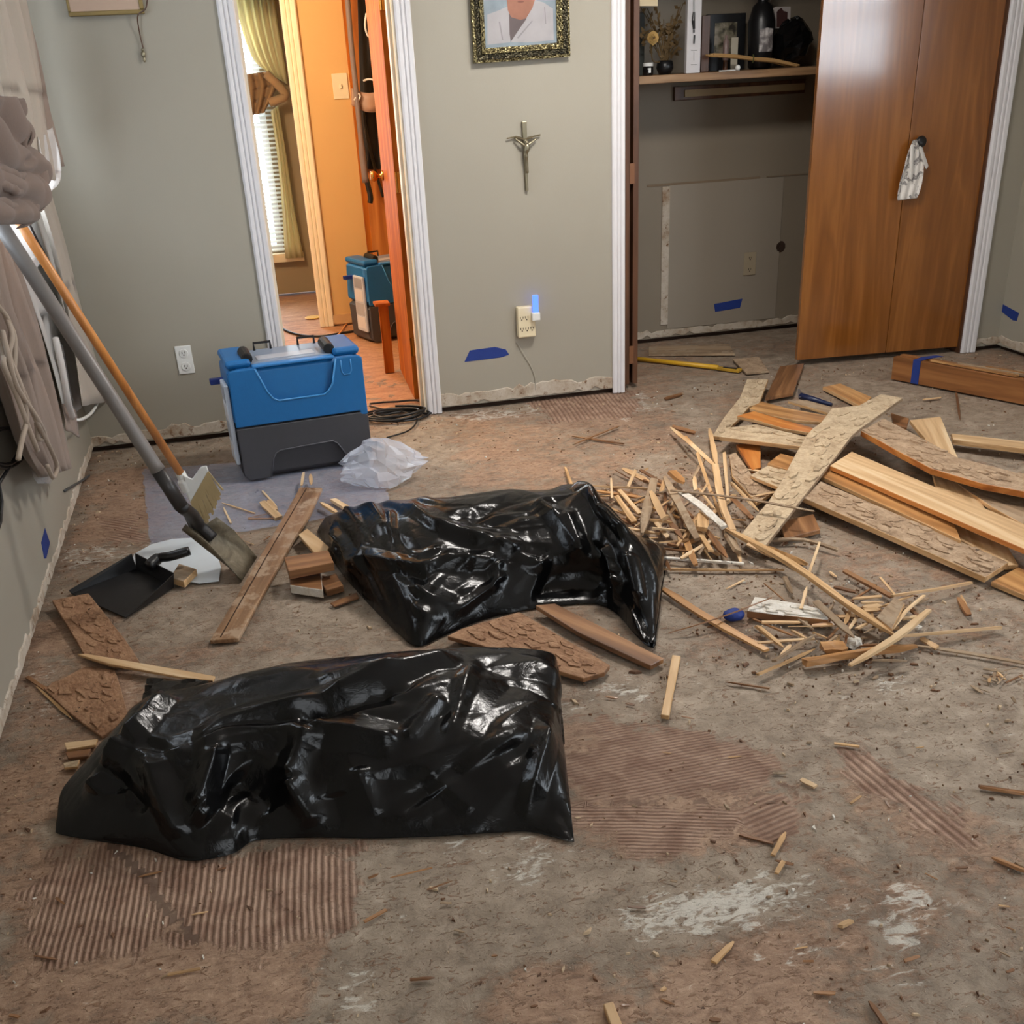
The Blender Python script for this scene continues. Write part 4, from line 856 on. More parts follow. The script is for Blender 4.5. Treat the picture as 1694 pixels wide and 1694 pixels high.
# ---------------------------------------------------------------- blue dehumidifiers
def dehumidifier(label, loc, rz):
    t = thing('dehumidifier', label, 'dehumidifier', loc, rz, 'blue and grey drying machines', local=True)
    W, D, H, Hm = .578, .33, .47, .232
    def shell(name, mat, z0, z1, inset_b, inset_t, front):
        mb = MB(); n = 6; ring = []
        def loop(ins, z):
            r = .035; out = []
            for cx, cy, a0 in ((W-ins-r, ins+.010+r, -PI/2), (W-ins-r, D-ins-r, 0), (ins+r, D-ins-r, PI/2), (ins+r, ins+.010+r, PI)):
                for k in range(n): a = a0+PI/2*k/(n-1); out.append(Vector((cx+r*math.cos(a), cy+r*math.sin(a), z)))
            return out
        zs = [(inset_b+.02, z0), (inset_b, z0+.02), (inset_t, z1-.02), (inset_t+.018, z1)]
        mb.grid([loop(i, z) for i, z in zs], closed_u=True); L = len(loop(0, 0)); nv = len(mb.v)
        mb.f.append(tuple(range(L-1, -1, -1))); mb.m.append(0); mb.f.append(tuple(range(nv-L, nv))); mb.m.append(0)
        return mb.build(name, mat, t, smooth=False, bevel=.004)
    lo = shell('lower_housing', M_GREYP, 0.004, Hm, .012, .006, 0); up = shell('upper_housing', M_BLUE, Hm+.002, H, .004, .012, 0)
    def plate(name, mat, pts, par, d=.014):        # raised front panel around a recess
        mb = MB(); mb.prism([(x, .0125, z) for x, z in pts], (0, -d, 0)); return mb.build(name, mat, par, bevel=.0045)
    f = lambda u: .012+u*(W-.024)
    plate('front_panel', M_GREYP, [(f(0), .03), (f(.035), .006), (f(.20), .006), (f(.235), .085), (f(.262), .108), (f(.30), .118), (f(.70), .124), (f(.735), .112), (f(.76), .09), (f(.84), .006), (f(.975), .006), (f(1), .03), (f(1), Hm-.02), (f(.94), Hm-.003), (f(.0), Hm-.003)], lo)
    plate('front_panel', M_BLUE, [(f(0), Hm+.003), (f(.94), Hm+.003), (f(.945), Hm-.016), (f(1), Hm-.016), (f(1), H-.012), (f(.975), H-.002), (f(.80), H-.002), (f(.755), .365), (f(.72), .338), (f(.68), .325), (f(.34), .325), (f(.30), .338), (f(.265), .368), (f(.20), H-.002), (f(.02), H-.002), (f(0), H-.02)], up)
    rim = [(f(.20), H-.004), (f(.265), .368), (f(.30), .338), (f(.34), .325), (f(.68), .325), (f(.72), .338), (f(.755), .365), (f(.80), H-.004)]
    MB().tube([(x, -.0005, z) for x, z in rim], .0042, 8).build('recess_rim', plain('blue_edge_lit', rgb(58, 132, 190), .35), up, smooth=True)  # lighter copy of the blue: light caught on the rim, as colour
    pk = [(f(.835), H-.012), (f(.835), .410), (f(.85), .396), (f(.895), .396), (f(.91), .410), (f(.91), H-.012)]
    MB().tube([(x, -.001, z) for x, z in pk], .0034, 8).build('pocket_rim', plain('blue_edge_lit_dim', rgb(48, 120, 178), .35), up, smooth=True)  # weaker painted edge light round the pocket
    MB().tube([(x, -.001, z) for x, z in ((f(.20), .008), (f(.235), .085), (f(.262), .108), (f(.30), .118), (f(.70), .124), (f(.735), .112), (f(.76), .09), (f(.84), .008))], .003, 8).build('foot_rim', plain('grey_edge_lit', rgb(84, 84, 90), .4), lo, smooth=True)  # edge light on the charcoal rim, put into its colour
    # crowned top: blue corner blocks, grey control deck, latches, rubber rollers
    for x0, x1 in ((.012, .115), (W-.125, W-.012)):
        MB().box((x0, .03, H-.004), (x1, D-.02, H+.030)).build('top_block', M_BLUE, up, bevel=.014)
    MB().box((.115, .05, H-.004), (W-.125, D-.03, H+.010)).build('control_deck', plain('grey_deck', rgb(126, 140, 160), .35), up, bevel=.006)
    MB().box((.15, .085, H+.010), (W-.19, .16, H+.0125)).build('deck_label', plain('pale_label_strip', rgb(176, 180, 190), .4), up)
    MB().box((.115, .014, H-.006), (W-.125, .05, H+.006)).build('top_rim', plain('blue_top_lit', rgb(54, 126, 190), .4), up, bevel=.004)  # lit copy of the blue plastic: light from above painted in
    for cx in (.105, W-.135): MB().tube([(cx, .05, H+.028), (cx, .17, H+.034)], [.023, .024], 12).build('roller', M_RUB, up, smooth=False, bevel=.004)
    for cx in (.20, W-.19): MB().tube([(cx-.035, D-.05, H+.006), (cx-.035, D-.05, H+.040), (cx+.035, D-.05, H+.040), (cx+.035, D-.05, H+.006)], .006, 6).build('latch', M_BLK, up)
    # side: pale filter cover with labels, blue strap
    MB().box((-.008, .03, .07), (.010, .17, .405)).build('side_cover', plain('pale_cover', rgb(196, 204, 214), .35), t, bevel=.005)
    for z0, z1, c in ((.335, .395, (150, 156, 166)), (.255, .325, (214, 216, 220)), (.17, .245, (170, 176, 184)), (.09, .16, (216, 218, 220))):
        MB().box((-.010, .042, z0), (-.007, .150, z1)).build('side_label', plain('label', rgb(*c), .4), t)
    MB().box((-.045, .20, .375), (.012, .235, .398)).build('blue_tab', plain('navy_strap', rgb(16, 44, 120), .5), t, bevel=.003)
    for x, y in ((.07, .06), (W-.07, .06), (.07, D-.06), (W-.07, D-.06)): MB().lathe((x, y, 0), [(.02, 0), (.022, .008)], 10).build('foot', M_RUB, t)
    MB().tube(bez([(W-.01, .10, .06), (W+.03, .08, .055), (W+.05, .06, .045)], 5), .011, 8).build('plug', M_RUB, t, smooth=True)
    return t
dh = dehumidifier('large blue and charcoal drying machine standing on the bedroom floor', FL(402, 802, 0)+Vector((0, 0, .007)), .113)
def copy_tree(o, parent=None):
    c = link(o.copy())
    if parent: c.parent = parent
    for ch in list(o.children): copy_tree(ch, c)
    return c
d2h = copy_tree(dh); d2h.location = (.741, 6.95, -.003); d2h.rotation_euler = (0, 0, .32)
d2h['label'] = 'second blue drying machine half hidden behind the bedroom door in the hall'
def coil(name, label, c, R, turns, n, r, z=.006, tail=None, squash=.8, seed=1):
    rr = random.Random(seed); pts = []
    for k in range(n):
        a = k/n*2*PI*turns; q = R*(1+.18*math.sin(a*.37+1)+.08*math.sin(a*1.3)); pts.append(Vector((c[0]+q*math.cos(a)+.02*math.sin(a*.21), c[1]+q*squash*math.sin(a), z+.012*(k/n)*turns*.5+.003*math.sin(a*2.1))))
    if tail: pts = [Vector(p) for p in tail]+pts
    return tag(MB().tube(bez(pts, 2), r, 7).build(name, M_RUB, smooth=True), label, 'cord')
cc = FL(657, 692, 0)
coil('extension_cord', 'coil of black extension cord on the floor in front of the doorway', cc, .135, 5.3, 120, .0055, tail=[FL(700, 668, .008), FL(690, 662, .012), FL(660, 664, .01), FL(612, 668, .008), FL(628, 676, .012)], squash=.62)
tag(MB().tube(bez([FL(610, 682, .006), FL(640, 678, .01), FL(676, 684, .012), FL(690, 694, .008), FL(676, 712, .006), FL(640, 724, .006)], 8), .004, 7).build('thin_cord', M_RUB, smooth=True), 'thin black cord curling round the coiled extension cord', 'cord')
tag(MB().tube(bez([FL(455, 528, .006), FL(470, 545, .006), FL(500, 555, .006), FL(535, 556, .006), FL(565, 551, .006), FL(598, 546, .006)], 6), .008, 7).build('hall_cord', M_RUB, smooth=True), 'black cord running across the orange hall floor', 'cord')
tag(MB().tube(bez([FL(590, 515, .006), FL(572, 537, .006), FL(560, 553, .016), FL(535, 570, .006), FL(480, 572, .006)], 6), .005, 7).build('orange_cord', plain('orange_cord', rgb(230, 160, 90), .4), smooth=True), 'thin orange cord on the hall floor', 'cord')
c = FL(517, 526, 0); tag(MB().lathe(c, [(.05, 0), (.055, .004), (.05, .008)], 14).build('yellow_disc', plain('yellow_plastic', rgb(236, 196, 110), .4)), 'small yellow disc on the floor beyond the hall', 'disc')

# ---------------------------------------------------------------- shovel, broom, dustpan, lid, plastic
M_BLADE = None
def blade_mat():
    q = NT('worn_blade'); v = q.coord('Object'); n = q.noise(v, 14, 6, .7, .8); return q.fin(q.ramp(n, [(.3, rgb(74, 66, 52)), (.5, rgb(108, 98, 80)), (.72, rgb(142, 132, 112))]), .5, q.bump(n, .5, .006), Metallic=.25)
M_BLADE = blade_mat()
def shovel():
    tip0, tip1 = FL(400, 961, .004), FL(425, 922, .004)
    t = thing('shovel', 'flat square shovel with a long grey shaft leaning on the left wall', 'shovel', FL(400, 960, 0))
    zt = .185; top0, top1 = FL(297, 876, zt), FL(349, 864, zt)
    ax = ((top0+top1)-(tip0+tip1)); 
    # depth along the view is fixed by the blade's own plane
    rows = []
    up = (tip1-tip0).cross(ax).normalized(); up = up if up.z > 0 else -up
    for i in range(9):
        v = i/8; a, b = tip0.lerp(top0, v), tip1.lerp(top1, v); row = []
        for j in range(11):
            u = j/10; dish = -.012*math.sin(PI*u)*(.3+.7*v); edge = (.030 if j in (0, 10) else 0)*min(1, v*1.6)
            row.append(a.lerp(b, u)+up*(dish+edge))
        rows.append(row)
    MB().grid(rows).build('blade', M_BLADE, t, smooth=True, solid=.004)
    m0 = (top0+top1)/2; neck = WX(300, 838, -.292); hi = WX(-70, 262, -.69)
    a = m0.lerp((tip0+tip1)/2, .30)+up*.006
    MB().tube(bez([a, m0+up*.012, m0.lerp(neck, .55)+up*.012, neck], 6), [.020]*6+[.024]*6+[.022]*7, 10).build('socket', plain('dark_steel', rgb(58, 56, 56), .45, .1, Metallic=.4), t, smooth=True)
    q = neck.lerp(hi, .12)
    MB().tube([neck, q], .0225, 12).build('ferrule', plain('dark_steel_collar', rgb(66, 64, 64), .4, .1, Metallic=.4), t, smooth=True)
    MB().tube([q, q.lerp(hi, .02), hi], [.0235, .0215, .0215], 12).build('shaft', plain('grey_fibreglass', rgb(124, 118, 114), .4, .06), t, smooth=True)
    mb = MB(); mb.prism([m0-ax.normalized()*.02+(top1-top0).normalized()*s*.03+up*.0 for s in (-1, 1)]+[m0+ax.normalized()*.03+(top1-top0).normalized()*s*.018+up*.012 for s in (1, -1)], up*.004); mb.build('weld_plate', M_BLADE, t)
shovel()
def broom():
    y = 3.86; P = lambda px, py, d=0: WY(px, py, y+d)
    t = thing('broom', 'wooden handled broom with a white cap and worn tan bristles beside the shovel', 'broom', P(330, 870))
    neck = P(303, 790); hi = WX(-60, 225, -.70)
    MB().tube([neck, hi], .0145, 12).build('handle', wood('broom_handle', rgb(150, 92, 44), rgb(190, 124, 64), rgb(210, 146, 82), .35, 1, None, .1, axis=2), t, smooth=True)
    mb = MB(); mb.tube(bez([P(298, 781), P(304, 795), P(312, 812)], 4), [.018]*4+[.024]*5, 10)
    rows = []
    for d in (-.022, .022): rows.append([P(a, b, d) for a, b in ((303,786),(318,792),(332,772),(342,770),(345,779),(330,806),(315,832),(309,818))])
    n = 8; mb.add(rows[0]+rows[1], [tuple(range(n)), tuple(range(2*n-1, n-1, -1))]+[((i+1) % n, i, n+i, n+(i+1) % n) for i in range(n)])
    mb.build('cap', M_WHT, t, bevel=.004)
    br = NT('bristle'); v = br.coord('Object', (1, 1, 1)); 
    M_BR = wood('bristles', rgb(112, 92, 58), rgb(160, 138, 94), rgb(186, 166, 120), .8, 3.5, None, .8, axis=0, tint=.05)
    A0, A1, B1, B0 = (316,830), (344,780), (366,814), (333,880); r = random.Random(9); mb = MB()
    for k in range(46):
        u = k/45; d0 = r.uniform(-.022, .022)
        a = (A0[0]+(A1[0]-A0[0])*u, A0[1]+(A1[1]-A0[1])*u); b = (B0[0]+(B1[0]-B0[0])*u+r.uniform(-3, 3), B0[1]+(B1[1]-B0[1])*u+r.uniform(-4, 4))
        for dd in (-.02, -.008, .006, .02): mb.tube([P(*a, dd), P((a[0]+b[0])/2, (a[1]+b[1])/2, dd*1.3), P(b[0]+r.uniform(-1.5, 1.5), b[1]+r.uniform(-2, 2), dd*1.7)], .0034, 4)
    mb.build('bristles', plain('tan_bristle', rgb(176, 154, 112), .8, .15), t, kind='stuff')
broom()
def dustpan():
    t = thing('dustpan', 'black plastic dustpan with an upright handle lying near the left wall', 'dustpan', FL(205, 985, 0))
    l0, l1, b1, b0 = FL(118, 983, .004), FL(208, 1023, .004), FL(288, 972, .004), FL(226, 942, .004)
    up = Vector((0, 0, .004)); mb = MB(); mb.prism([l0, l1, b1, b0], up); mb.build('tray', M_BLK, t, bevel=.001)
    def wall(a, b, h0, h1, lean):
        mb = MB(); mb.prism([a, b, b+lean+Vector((0, 0, h1)), a+lean+Vector((0, 0, h0))], (b-a).cross(Vector((0, 0, 1))).normalized()*.004); mb.build('side', M_BLK, t, bevel=.0012)
    d = ((b0+b1)-(l0+l1)).normalized(); s = (l1-l0).normalized()
    wall(l0, b0, .012, .058, -s*.012); wall(b1, l1, .050, .010, s*.012); wall(b0, b1, .058, .050, d*.012)
    m0 = (b0+b1)/2+Vector((0, 0, .05)); e = FL(314, 911, .085)
    MB().tube(bez([m0-d*.015, m0+d*.03+Vector((0, 0, .012)), m0.lerp(e, .5)+Vector((0, 0, .006)), e], 6), [.020]*7+[.0165]*11+[.015], 12).build('handle', M_BLK, t, smooth=True, bevel=0)
dustpan()
mb = MB(); mb.prism([FL(a, b, .002) for a, b in ((213,938),(222,918),(250,902),(285,893),(318,891),(345,897),(358,912),(366,940),(362,962),(330,966),(296,961),(250,957),(225,951))], (0, 0, .004))
tag(mb.build('white_disc', plain('milky_plastic', rgb(216, 224, 230), .25, .03), bevel=.001), 'flat white plastic lid under the dustpan handle', 'lid')
M_SHEETF = film(NT('floor_film_sheen'), .33, rgb(176, 190, 222), .16)  # bluish window sheen is put into the film colour
def wrinkled(pts, n, amp, seed, z):
    r = random.Random(seed); mb = MB()
    xs = [p[0] for p in pts]; ys = [p[1] for p in pts]; P = [FL(*p, 0) for p in pts]
    A, B, C, D = P; rows = []
    ph = [(r.uniform(5, 30)*math.cos(a), r.uniform(5, 30)*math.sin(a), r.uniform(0, 6)) for a in [r.uniform(0, PI) for _ in range(9)]]
    for i in range(n+1):
        row = []
        for j in range(n+1):
            q = A.lerp(B, j/n).lerp(D.lerp(C, j/n), i/n); h = sum(abs(math.sin(a*q.x+b*q.y+c)) for a, b, c in ph)/9
            row.append(Vector((q.x+r.uniform(-.006, .006), q.y+r.uniform(-.006, .006), z+amp*h)))
        rows.append(row)
    return mb.grid(rows)
tag(wrinkled([(236,778),(615,750),(650,842),(250,905)], 40, .006, 4, .001).build('plastic_sheet', M_SHEETF, smooth=True), 'thin clear plastic sheet spread under the blue machine', 'sheet')
def clear_bag():
    c = FL(640, 800, 0); r = random.Random(12); mb = MB(); n, k = 22, 12
    rows = []
    for i in range(k+1):
        v = i/k; row = []
        for j in range(n):
            a = 2*PI*j/n; R = (.135*math.sin(PI*min(1, .12+v*.9))+.012)*(1+.16*math.sin(3*a+v*5)+.12*r.uniform(-1, 1))
            x = -.17+.34*v
            row.append(c+Vector((x+.02*r.uniform(-1, 1), .02+R*.75*math.cos(a), max(.008, .075+R*.72*math.sin(a)))))
        rows.append(row)
    mb.grid(rows, closed_u=True)
    tag(mb.build('clear_bag', film(NT('bag_film'), .34, rgb(226, 232, 246), .08), smooth=False), 'crumpled clear plastic bag on the floor right of the blue machine', 'bag')
clear_bag()
# ---------------------------------------------------------------- planks
M_WOODF = wood('finished_oak', rgb(138, 94, 54), rgb(186, 136, 84), rgb(214, 168, 112), .42, 1.0, None, .12, .15, 0, .14, .3)
M_WOODL = wood('raw_light_wood', rgb(180, 144, 104), rgb(210, 174, 130), rgb(228, 202, 164), .6, 1.0, None, .15, 0, 0, .1, .2)
M_WOODB = wood('brown_stained_oak', rgb(88, 58, 36), rgb(134, 92, 58), rgb(164, 120, 80), .42, 1.0, None, .12, .1, 0, .12, .3)
M_WOODO = wood('orange_oak', rgb(150, 84, 34), rgb(190, 116, 54), rgb(214, 146, 78), .4, 1.0, None, .1, .15, 0, .06, .3)
M_GREY = wood('dusty_grey_wood', rgb(104, 84, 64), rgb(148, 124, 98), rgb(176, 152, 124), .8, 1.0, rgb(160, 140, 116), .25, 0, 0, .1)
M_EDGE = wood('plank_edge', rgb(148, 112, 74), rgb(196, 156, 108), rgb(222, 186, 142), .6, 2.0, None, .2, 0, 0, .08)
M_GLUE = glue_back('adhesive_backing', rgb(104, 82, 62), rgb(152, 126, 100), rgb(186, 160, 132))
M_GLUEL = glue_back('pale_adhesive_backing', rgb(128, 110, 86), rgb(170, 148, 120), rgb(200, 180, 150), 11.0, .45)
M_GLUEB = glue_back('brown_adhesive_backing', rgb(98, 68, 48), rgb(142, 104, 76), rgb(172, 134, 102), 5.0)
M_WHPT = glue_back('white_flaked_paint', rgb(176, 164, 144), rgb(214, 206, 192), rgb(232, 228, 220), 3.0)
def plane_pts(pts, A, B, za, zb):
    a, b = FL(*A, za), FL(*B, zb); ax = (b-a).normalized(); ay = Vector((0, 0, 1)).cross(ax).normalized(); n = ax.cross(ay)
    out = []
    for p in pts:
        d = ray(*p); k = (a-CAM).dot(n)/d.dot(n); out.append(CAM+d*k)
    return out, ax, ay, n
def plank(name, label, cat, pts, A, B, za, zb, th, mats, group=None, smoothjag=0, parts=None, seed=1):
    P, ax, ay, n = plane_pts(pts, A, B, za, zb); c = sum(P, Vector())/len(P)
    q = [Vector(((p-c).dot(ax), (p-c).dot(ay), 0)) for p in P]
    r = random.Random(len(pts)*7+int(pts[0][0])+seed)
    # split long edges so that the sides can waver a little
    e = []
    for i in range(len(q)):
        a, b = q[i], q[(i+1) % len(q)]; L = (b-a).length; k = max(1, min(5, int(L/.09)))
        for j in range(k):
            p = a.lerp(b, j/k); e.append(p if j == 0 else p+Vector((0, r.uniform(-.0012, .0012), 0)))
    area = sum(e[i].x*e[(i+1) % len(e)].y-e[(i+1) % len(e)].x*e[i].y for i in range(len(e)))
    if area < 0: e.reverse()
    m = len(e); mb = MB(); top = [v for v in e]; bot = [v+Vector((0, 0, -th)) for v in e]
    mb.add(top+bot, [tuple(range(m))], 0); mb.f.append(tuple(range(2*m-1, m-1, -1))); mb.m.append(0)
    for i in range(m): mb.f.append(((i+1) % m, i, m+i, m+(i+1) % m)); mb.m.append(1)
    o = mb.build(name, mats, None, loc=(0, 0, 0)); o.matrix_world = Matrix(((ax.x, ay.x, n.x, c.x), (ax.y, ay.y, n.y, c.y), (ax.z, ay.z, n.z, c.z), (0, 0, 0, 1)))
    b = o.modifiers.new('bevel', 'BEVEL'); b.width = .0015; b.segments = 1; b.limit_method = 'ANGLE'; b.angle_limit = .9
    tag(o, label, cat, group)
    if parts:                                # crusts of dried glue standing on the back
        poly = [(v.x, v.y) for v in e]; xs = [v.x for v in e]; ys = [v.y for v in e]; fm = MB(); cnt = 0; tries = 0
        def inside(x, y):
            c_ = False
            for i in range(len(poly)):
                (x0, y0), (x1, y1) = poly[i], poly[i-1]
                if (y0 > y) != (y1 > y) and x < (x1-x0)*(y-y0)/(y1-y0)+x0: c_ = not c_
            return c_
        while cnt < parts and tries < parts*12:
            tries += 1; x, y = r.uniform(min(xs), max(xs)), r.uniform(min(ys), max(ys))
            if not inside(x, y): continue
            R = r.uniform(.010, .032); k = r.randint(6, 9); a0 = r.uniform(0, 6); t_ = r.uniform(.0018, .005)
            ring = []
            for j in range(k):
                a = a0+2*PI*j/k; rr = R*r.uniform(.55, 1.25); ring.append((x+rr*1.6*math.cos(a), y+rr*.8*math.sin(a)))
            if not all(inside(*g) for g in ring): continue
            lift = r.choice((0, 0, .002, .004)); vs = [(g[0], g[1], -.0005) for g in ring]+[(x+(g[0]-x)*.96, y+(g[1]-y)*.96, t_+(lift if j < k//2 else 0)) for j, g in enumerate(ring)]
            fm.add(vs, [tuple(range(k, 2*k))]+[(j, (j+1) % k, k+(j+1) % k, k+j) for j in range(k)]); cnt += 1
        if fm.v:
            f = fm.build('dried_adhesive', mats[0], None, kind='stuff'); f.parent = o
    return o
cA = lambda *a: [(1274+x/4.033, 640+y/4.033) for x, y in a]
cF = lambda *a: [(1170+x/5.465, 620+y/5.465) for x, y in a]
PG = None
WO = [M_WOODF, M_EDGE]; WL = [M_WOODL, M_EDGE]; WB = [M_WOODB, M_WOODB]; GL = [M_GLUE, M_EDGE]; GP = [M_GLUEL, M_EDGE]; GB = [M_GLUEB, M_WOODB]; GY = [M_GREY, M_EDGE]
# the heap by the closet, bottom layer first
plank('floor_plank', 'long light plank with a squared upper end, leaning under the heap at the right', 'plank', [(1505,695),(1556,689),(1584,755),(1628,838),(1685,934),(1664,936),(1590,893),(1549,808),(1530,725)], (1530,690), (1672,936), .075, .02, .016, WL)
plank('floor_plank', 'dusty brown plank at the right edge under the big grey plank', 'plank', [(1585,800),(1640,803),(1694,822),(1770,850),(1770,900),(1694,868),(1640,838)], (1590,805), (1770,875), .05, .05, .016, GY)
plank('floor_plank', 'short honey offcut lying apart, above the top end of the flaking plank', 'plank', [(1361,640),(1390,634),(1442,657),(1424,672)], (1372,636), (1432,665), .02, .02, .016, WO)
plank('floor_plank', 'brown plank pointing to the closet door, behind the white-ended plank', 'plank', [(1290,606),(1330,601),(1312,650),(1266,658)], (1310,602), (1288,655), .018, .03, .016, WB)
plank('floor_plank', 'dusty plank with a white upper end at the left of the wood heap', 'plank', [(1236,627),(1271,627),(1256,667),(1240,672),(1225,690),(1193,723),(1179,721),(1198,690),(1224,657)], (1253,627), (1185,722), .055, .022, .016, GP, parts=14)
plank('floor_plank', 'bright orange offcut under the left end of the heap', 'plank', [(1218,735),(1258,732),(1259,773),(1244,777)], (1238,734), (1252,775), .035, .03, .016, [M_WOODO, M_WOODO])
plank('floor_plank', 'grey glue-crusted board below the orange offcut', 'plank', [(1206,752),(1217,748),(1244,785),(1273,803),(1281,813),(1252,832),(1211,787)], (1211,750), (1265,822), .04, .03, .014, GL, parts=16)
plank('floor_plank', 'dark brown board under the lower end of the flaking plank', 'plank', [(1290,863),(1346,850),(1357,876),(1298,891)], (1318,857), (1328,883), .022, .022, .016, WB)
plank('floor_plank', 'narrow tan strip near the dark blue scraper', 'plank', [(1303,663),(1335,662),(1392,677),(1376,685)], (1319,662), (1384,681), .06, .06, .012, GY)
plank('floor_plank', 'honey strip second from the top at the left of the flaking plank', 'plank', [(1240,675),(1260,664),(1302,675),(1374,689),(1369,699),(1316,695),(1280,688)], (1247,670), (1371,694), .075, .075, .014, WO)
plank('floor_plank', 'bright honey strip with a yellow broken tip left of the flaking plank', 'plank', [(1219,688),(1247,680),(1305,697),(1346,708),(1341,716),(1298,709),(1247,694)], (1233,684), (1343,712), .078, .082, .014, [M_WOODO, M_EDGE])
plank('floor_plank', 'glue-backed board with a bright lower edge, third from the top left of the heap', 'plank', [(1190,722),(1206,707),(1252,702),(1347,726),(1336,740),(1280,733)], (1198,714), (1342,733), .07, .085, .018, GP, parts=16)
plank('floor_plank', 'knotty honey offcut tucked under the flaking plank', 'plank', [(1270,766),(1291,750),(1323,758),(1306,778)], (1280,757), (1314,768), .062, .066, .014, WO)
plank('floor_plank', 'pale grey board under the flaking plank below the knotty offcut', 'plank', [(1241,786),(1272,769),(1306,777),(1299,811)], (1256,777), (1303,794), .055, .06, .014, GP, parts=10)
plank('floor_plank', 'small brown board end behind the upper end of the big grey plank', 'plank', [(1474,683),(1504,692),(1500,707),(1478,702)], (1476,690), (1502,699), .06, .06, .014, WB)
plank('floor_plank', 'narrow light plank at the right edge, above the big grey plank', 'plank', [(1574,717),(1694,730),(1770,739),(1770,750),(1694,742),(1577,727)], (1575,722), (1770,744), .05, .05, .022, WL)
plank('floor_plank', 'honey board showing at the lower right corner of the heap', 'plank', [(1640,962),(1684,938),(1770,978),(1770,1016)], (1662,950), (1770,997), .018, .018, .016, WO)
plank('floor_plank', 'honey plank just below the long bright plank', 'plank', [(1357,787),(1374,772),(1576,860),(1590,894)], (1366,779), (1583,877), .07, .055, .016, WO)
plank('floor_plank', 'long grey glue-crusted plank along the front of the heap', 'plank', [(1327,822),(1357,796),(1669,930),(1630,955)], (1342,809), (1650,942), .065, .035, .02, GL, parts=60)
plank('floor_plank', 'long bright honey plank across the middle of the heap', 'plank', [(1373,770),(1409,747),(1694,868),(1770,900),(1770,940),(1694,908)], (1391,758), (1770,920), .095, .085, .018, [M_WOODL, M_WOODO])
plank('floor_plank', 'broad grey glue-backed plank running off at the right above the bright plank', 'plank', [(1424,712),(1462,692),(1530,727),(1585,757),(1694,785),(1770,806),(1770,836),(1694,813),(1626,800),(1540,775),(1492,750)], (1443,702), (1770,820), .11, .11, .024, [M_GLUE, M_WOODO], parts=50)
plank('flaking_plank', 'flaking glue-backed plank lying diagonally on top of the wood heap', 'plank', [(1457,652),(1494,658),(1432,703),(1424,708),(1409,721),(1263,907),(1241,896),(1226,883),(1272,828),(1290,800),(1306,770),(1332,722),(1345,708),(1357,700),(1376,675),(1420,671)], (1475,655), (1246,896), .15, .045, .014, [M_GLUEL, M_GREY], parts=44)
tag(plank('yellow_chip', 'small yellow foam chip at the edge of the flaking plank', 'chip', cF((930,520),(960,480),(1005,500),(995,545),(960,560)), (1340,710), (1352,716), .105, .105, .012, [plain('yellow_foam', rgb(226, 182, 84), .8)]*2))
t = thing('scraper', 'dark blue handled scraper lying behind the wood heap', 'scraper', FL(1345, 662, .05))
a, b = FL(1324, 655, .07), FL(1376, 670, .05)
MB().tube([a, a.lerp(b, .4), b], [.016, .015, .009], 10).build('handle', plain('navy_handle', rgb(22, 32, 66), .4), t, smooth=True)
mb = MB(); mb.prism([FL(1319, 644, .09), FL(1322, 643, .09), FL(1331, 656, .07), FL(1320, 658, .07)], (.003, .004, 0)); mb.build('blade', M_STEEL, t)
# planks elsewhere on the floor
plank('grooved_plank', 'long brown grooved plank lying between the shovel and the rear black bag', 'plank', [(496,806),(533,807),(512,852),(487,889),(394,1056),(347,1059),(449,889)], (514,806), (371,1058), .06, .016, .014, [wood('worn_brown_oak', rgb(100, 70, 44), rgb(146, 110, 78), rgb(178, 144, 110), .4, 1.0, rgb(172, 146, 120), .15, .1, 0, .05)]*2)
P, ax, ay, n = plane_pts([(507,808),(450,905),(365,1054)], (514,806), (371,1058), .0605, .0165)
o = MB().tube([p+n*.001 for p in P], .0018, 5).build('groove', M_DARK, None); o.parent = bpy.data.objects['grooved_plank']; o.matrix_parent_inverse = o.parent.matrix_world.inverted()
plank('wood_offcut', 'short reddish plank offcut on top of the stack left of the rear black bag', 'offcut', [(470,922),(543,910),(552,930),(477,945)], (473,933), (548,920), .085, .085, .03, WB)
plank('wood_offcut', 'lower offcut with a white edge in the stack left of the rear black bag', 'offcut', [(478,953),(530,944),(534,976),(480,968)], (479,960), (532,960), .035, .035, .03, [M_WOODB, M_WHPT])
plank('wood_offcut', 'dark offcut between the small stack and the rear black bag', 'offcut', [(528,958),(556,948),(568,968),(540,976)], (534,967), (562,958), .03, .03, .024, WB)
plank('wood_offcut', 'thin dark strip on the floor below the small offcut stack', 'offcut', [(546,997),(590,980),(594,988),(553,1003)], (549,1000), (592,984), .008, .008, .006, WB)
plank('wood_offcut', 'pale board end sticking out behind the rear black bag', 'offcut', [(494,884),(508,874),(545,905),(540,913),(520,914)], (501,879), (542,909), .04, .05, .014, WL)
plank('wood_offcut', 'brown wedge of wood beside the dustpan handle', 'offcut', [(281,955),(296,932),(325,941),(304,962)], (288,944), (314,951), .03, .03, .024, GY)
plank('glue_plank', 'brown glue-backed plank end between the two black bags', 'plank', [(740,1052),(763,1040),(859,1012),(1009,1100),(1000,1112),(965,1122),(860,1090),(793,1066)], (800,1030), (988,1110), .03, .022, .014, [M_GLUEB, M_WOODB], parts=34)
plank('glue_plank', 'brown varnished plank sticking out from under the rear black bag', 'plank', [(886,1001),(918,998),(1098,1089),(1076,1101),(960,1047)], (902,1000), (1087,1095), .034, .022, .016, WB)
plank('glue_plank', 'dusty brown plank beside the dustpan at the left wall', 'plank', [(86,993),(146,981),(205,1055),(232,1096),(186,1100),(140,1084)], (116,987), (209,1098), .028, .016, .014, [M_GLUEB, M_GLUEB], parts=24)
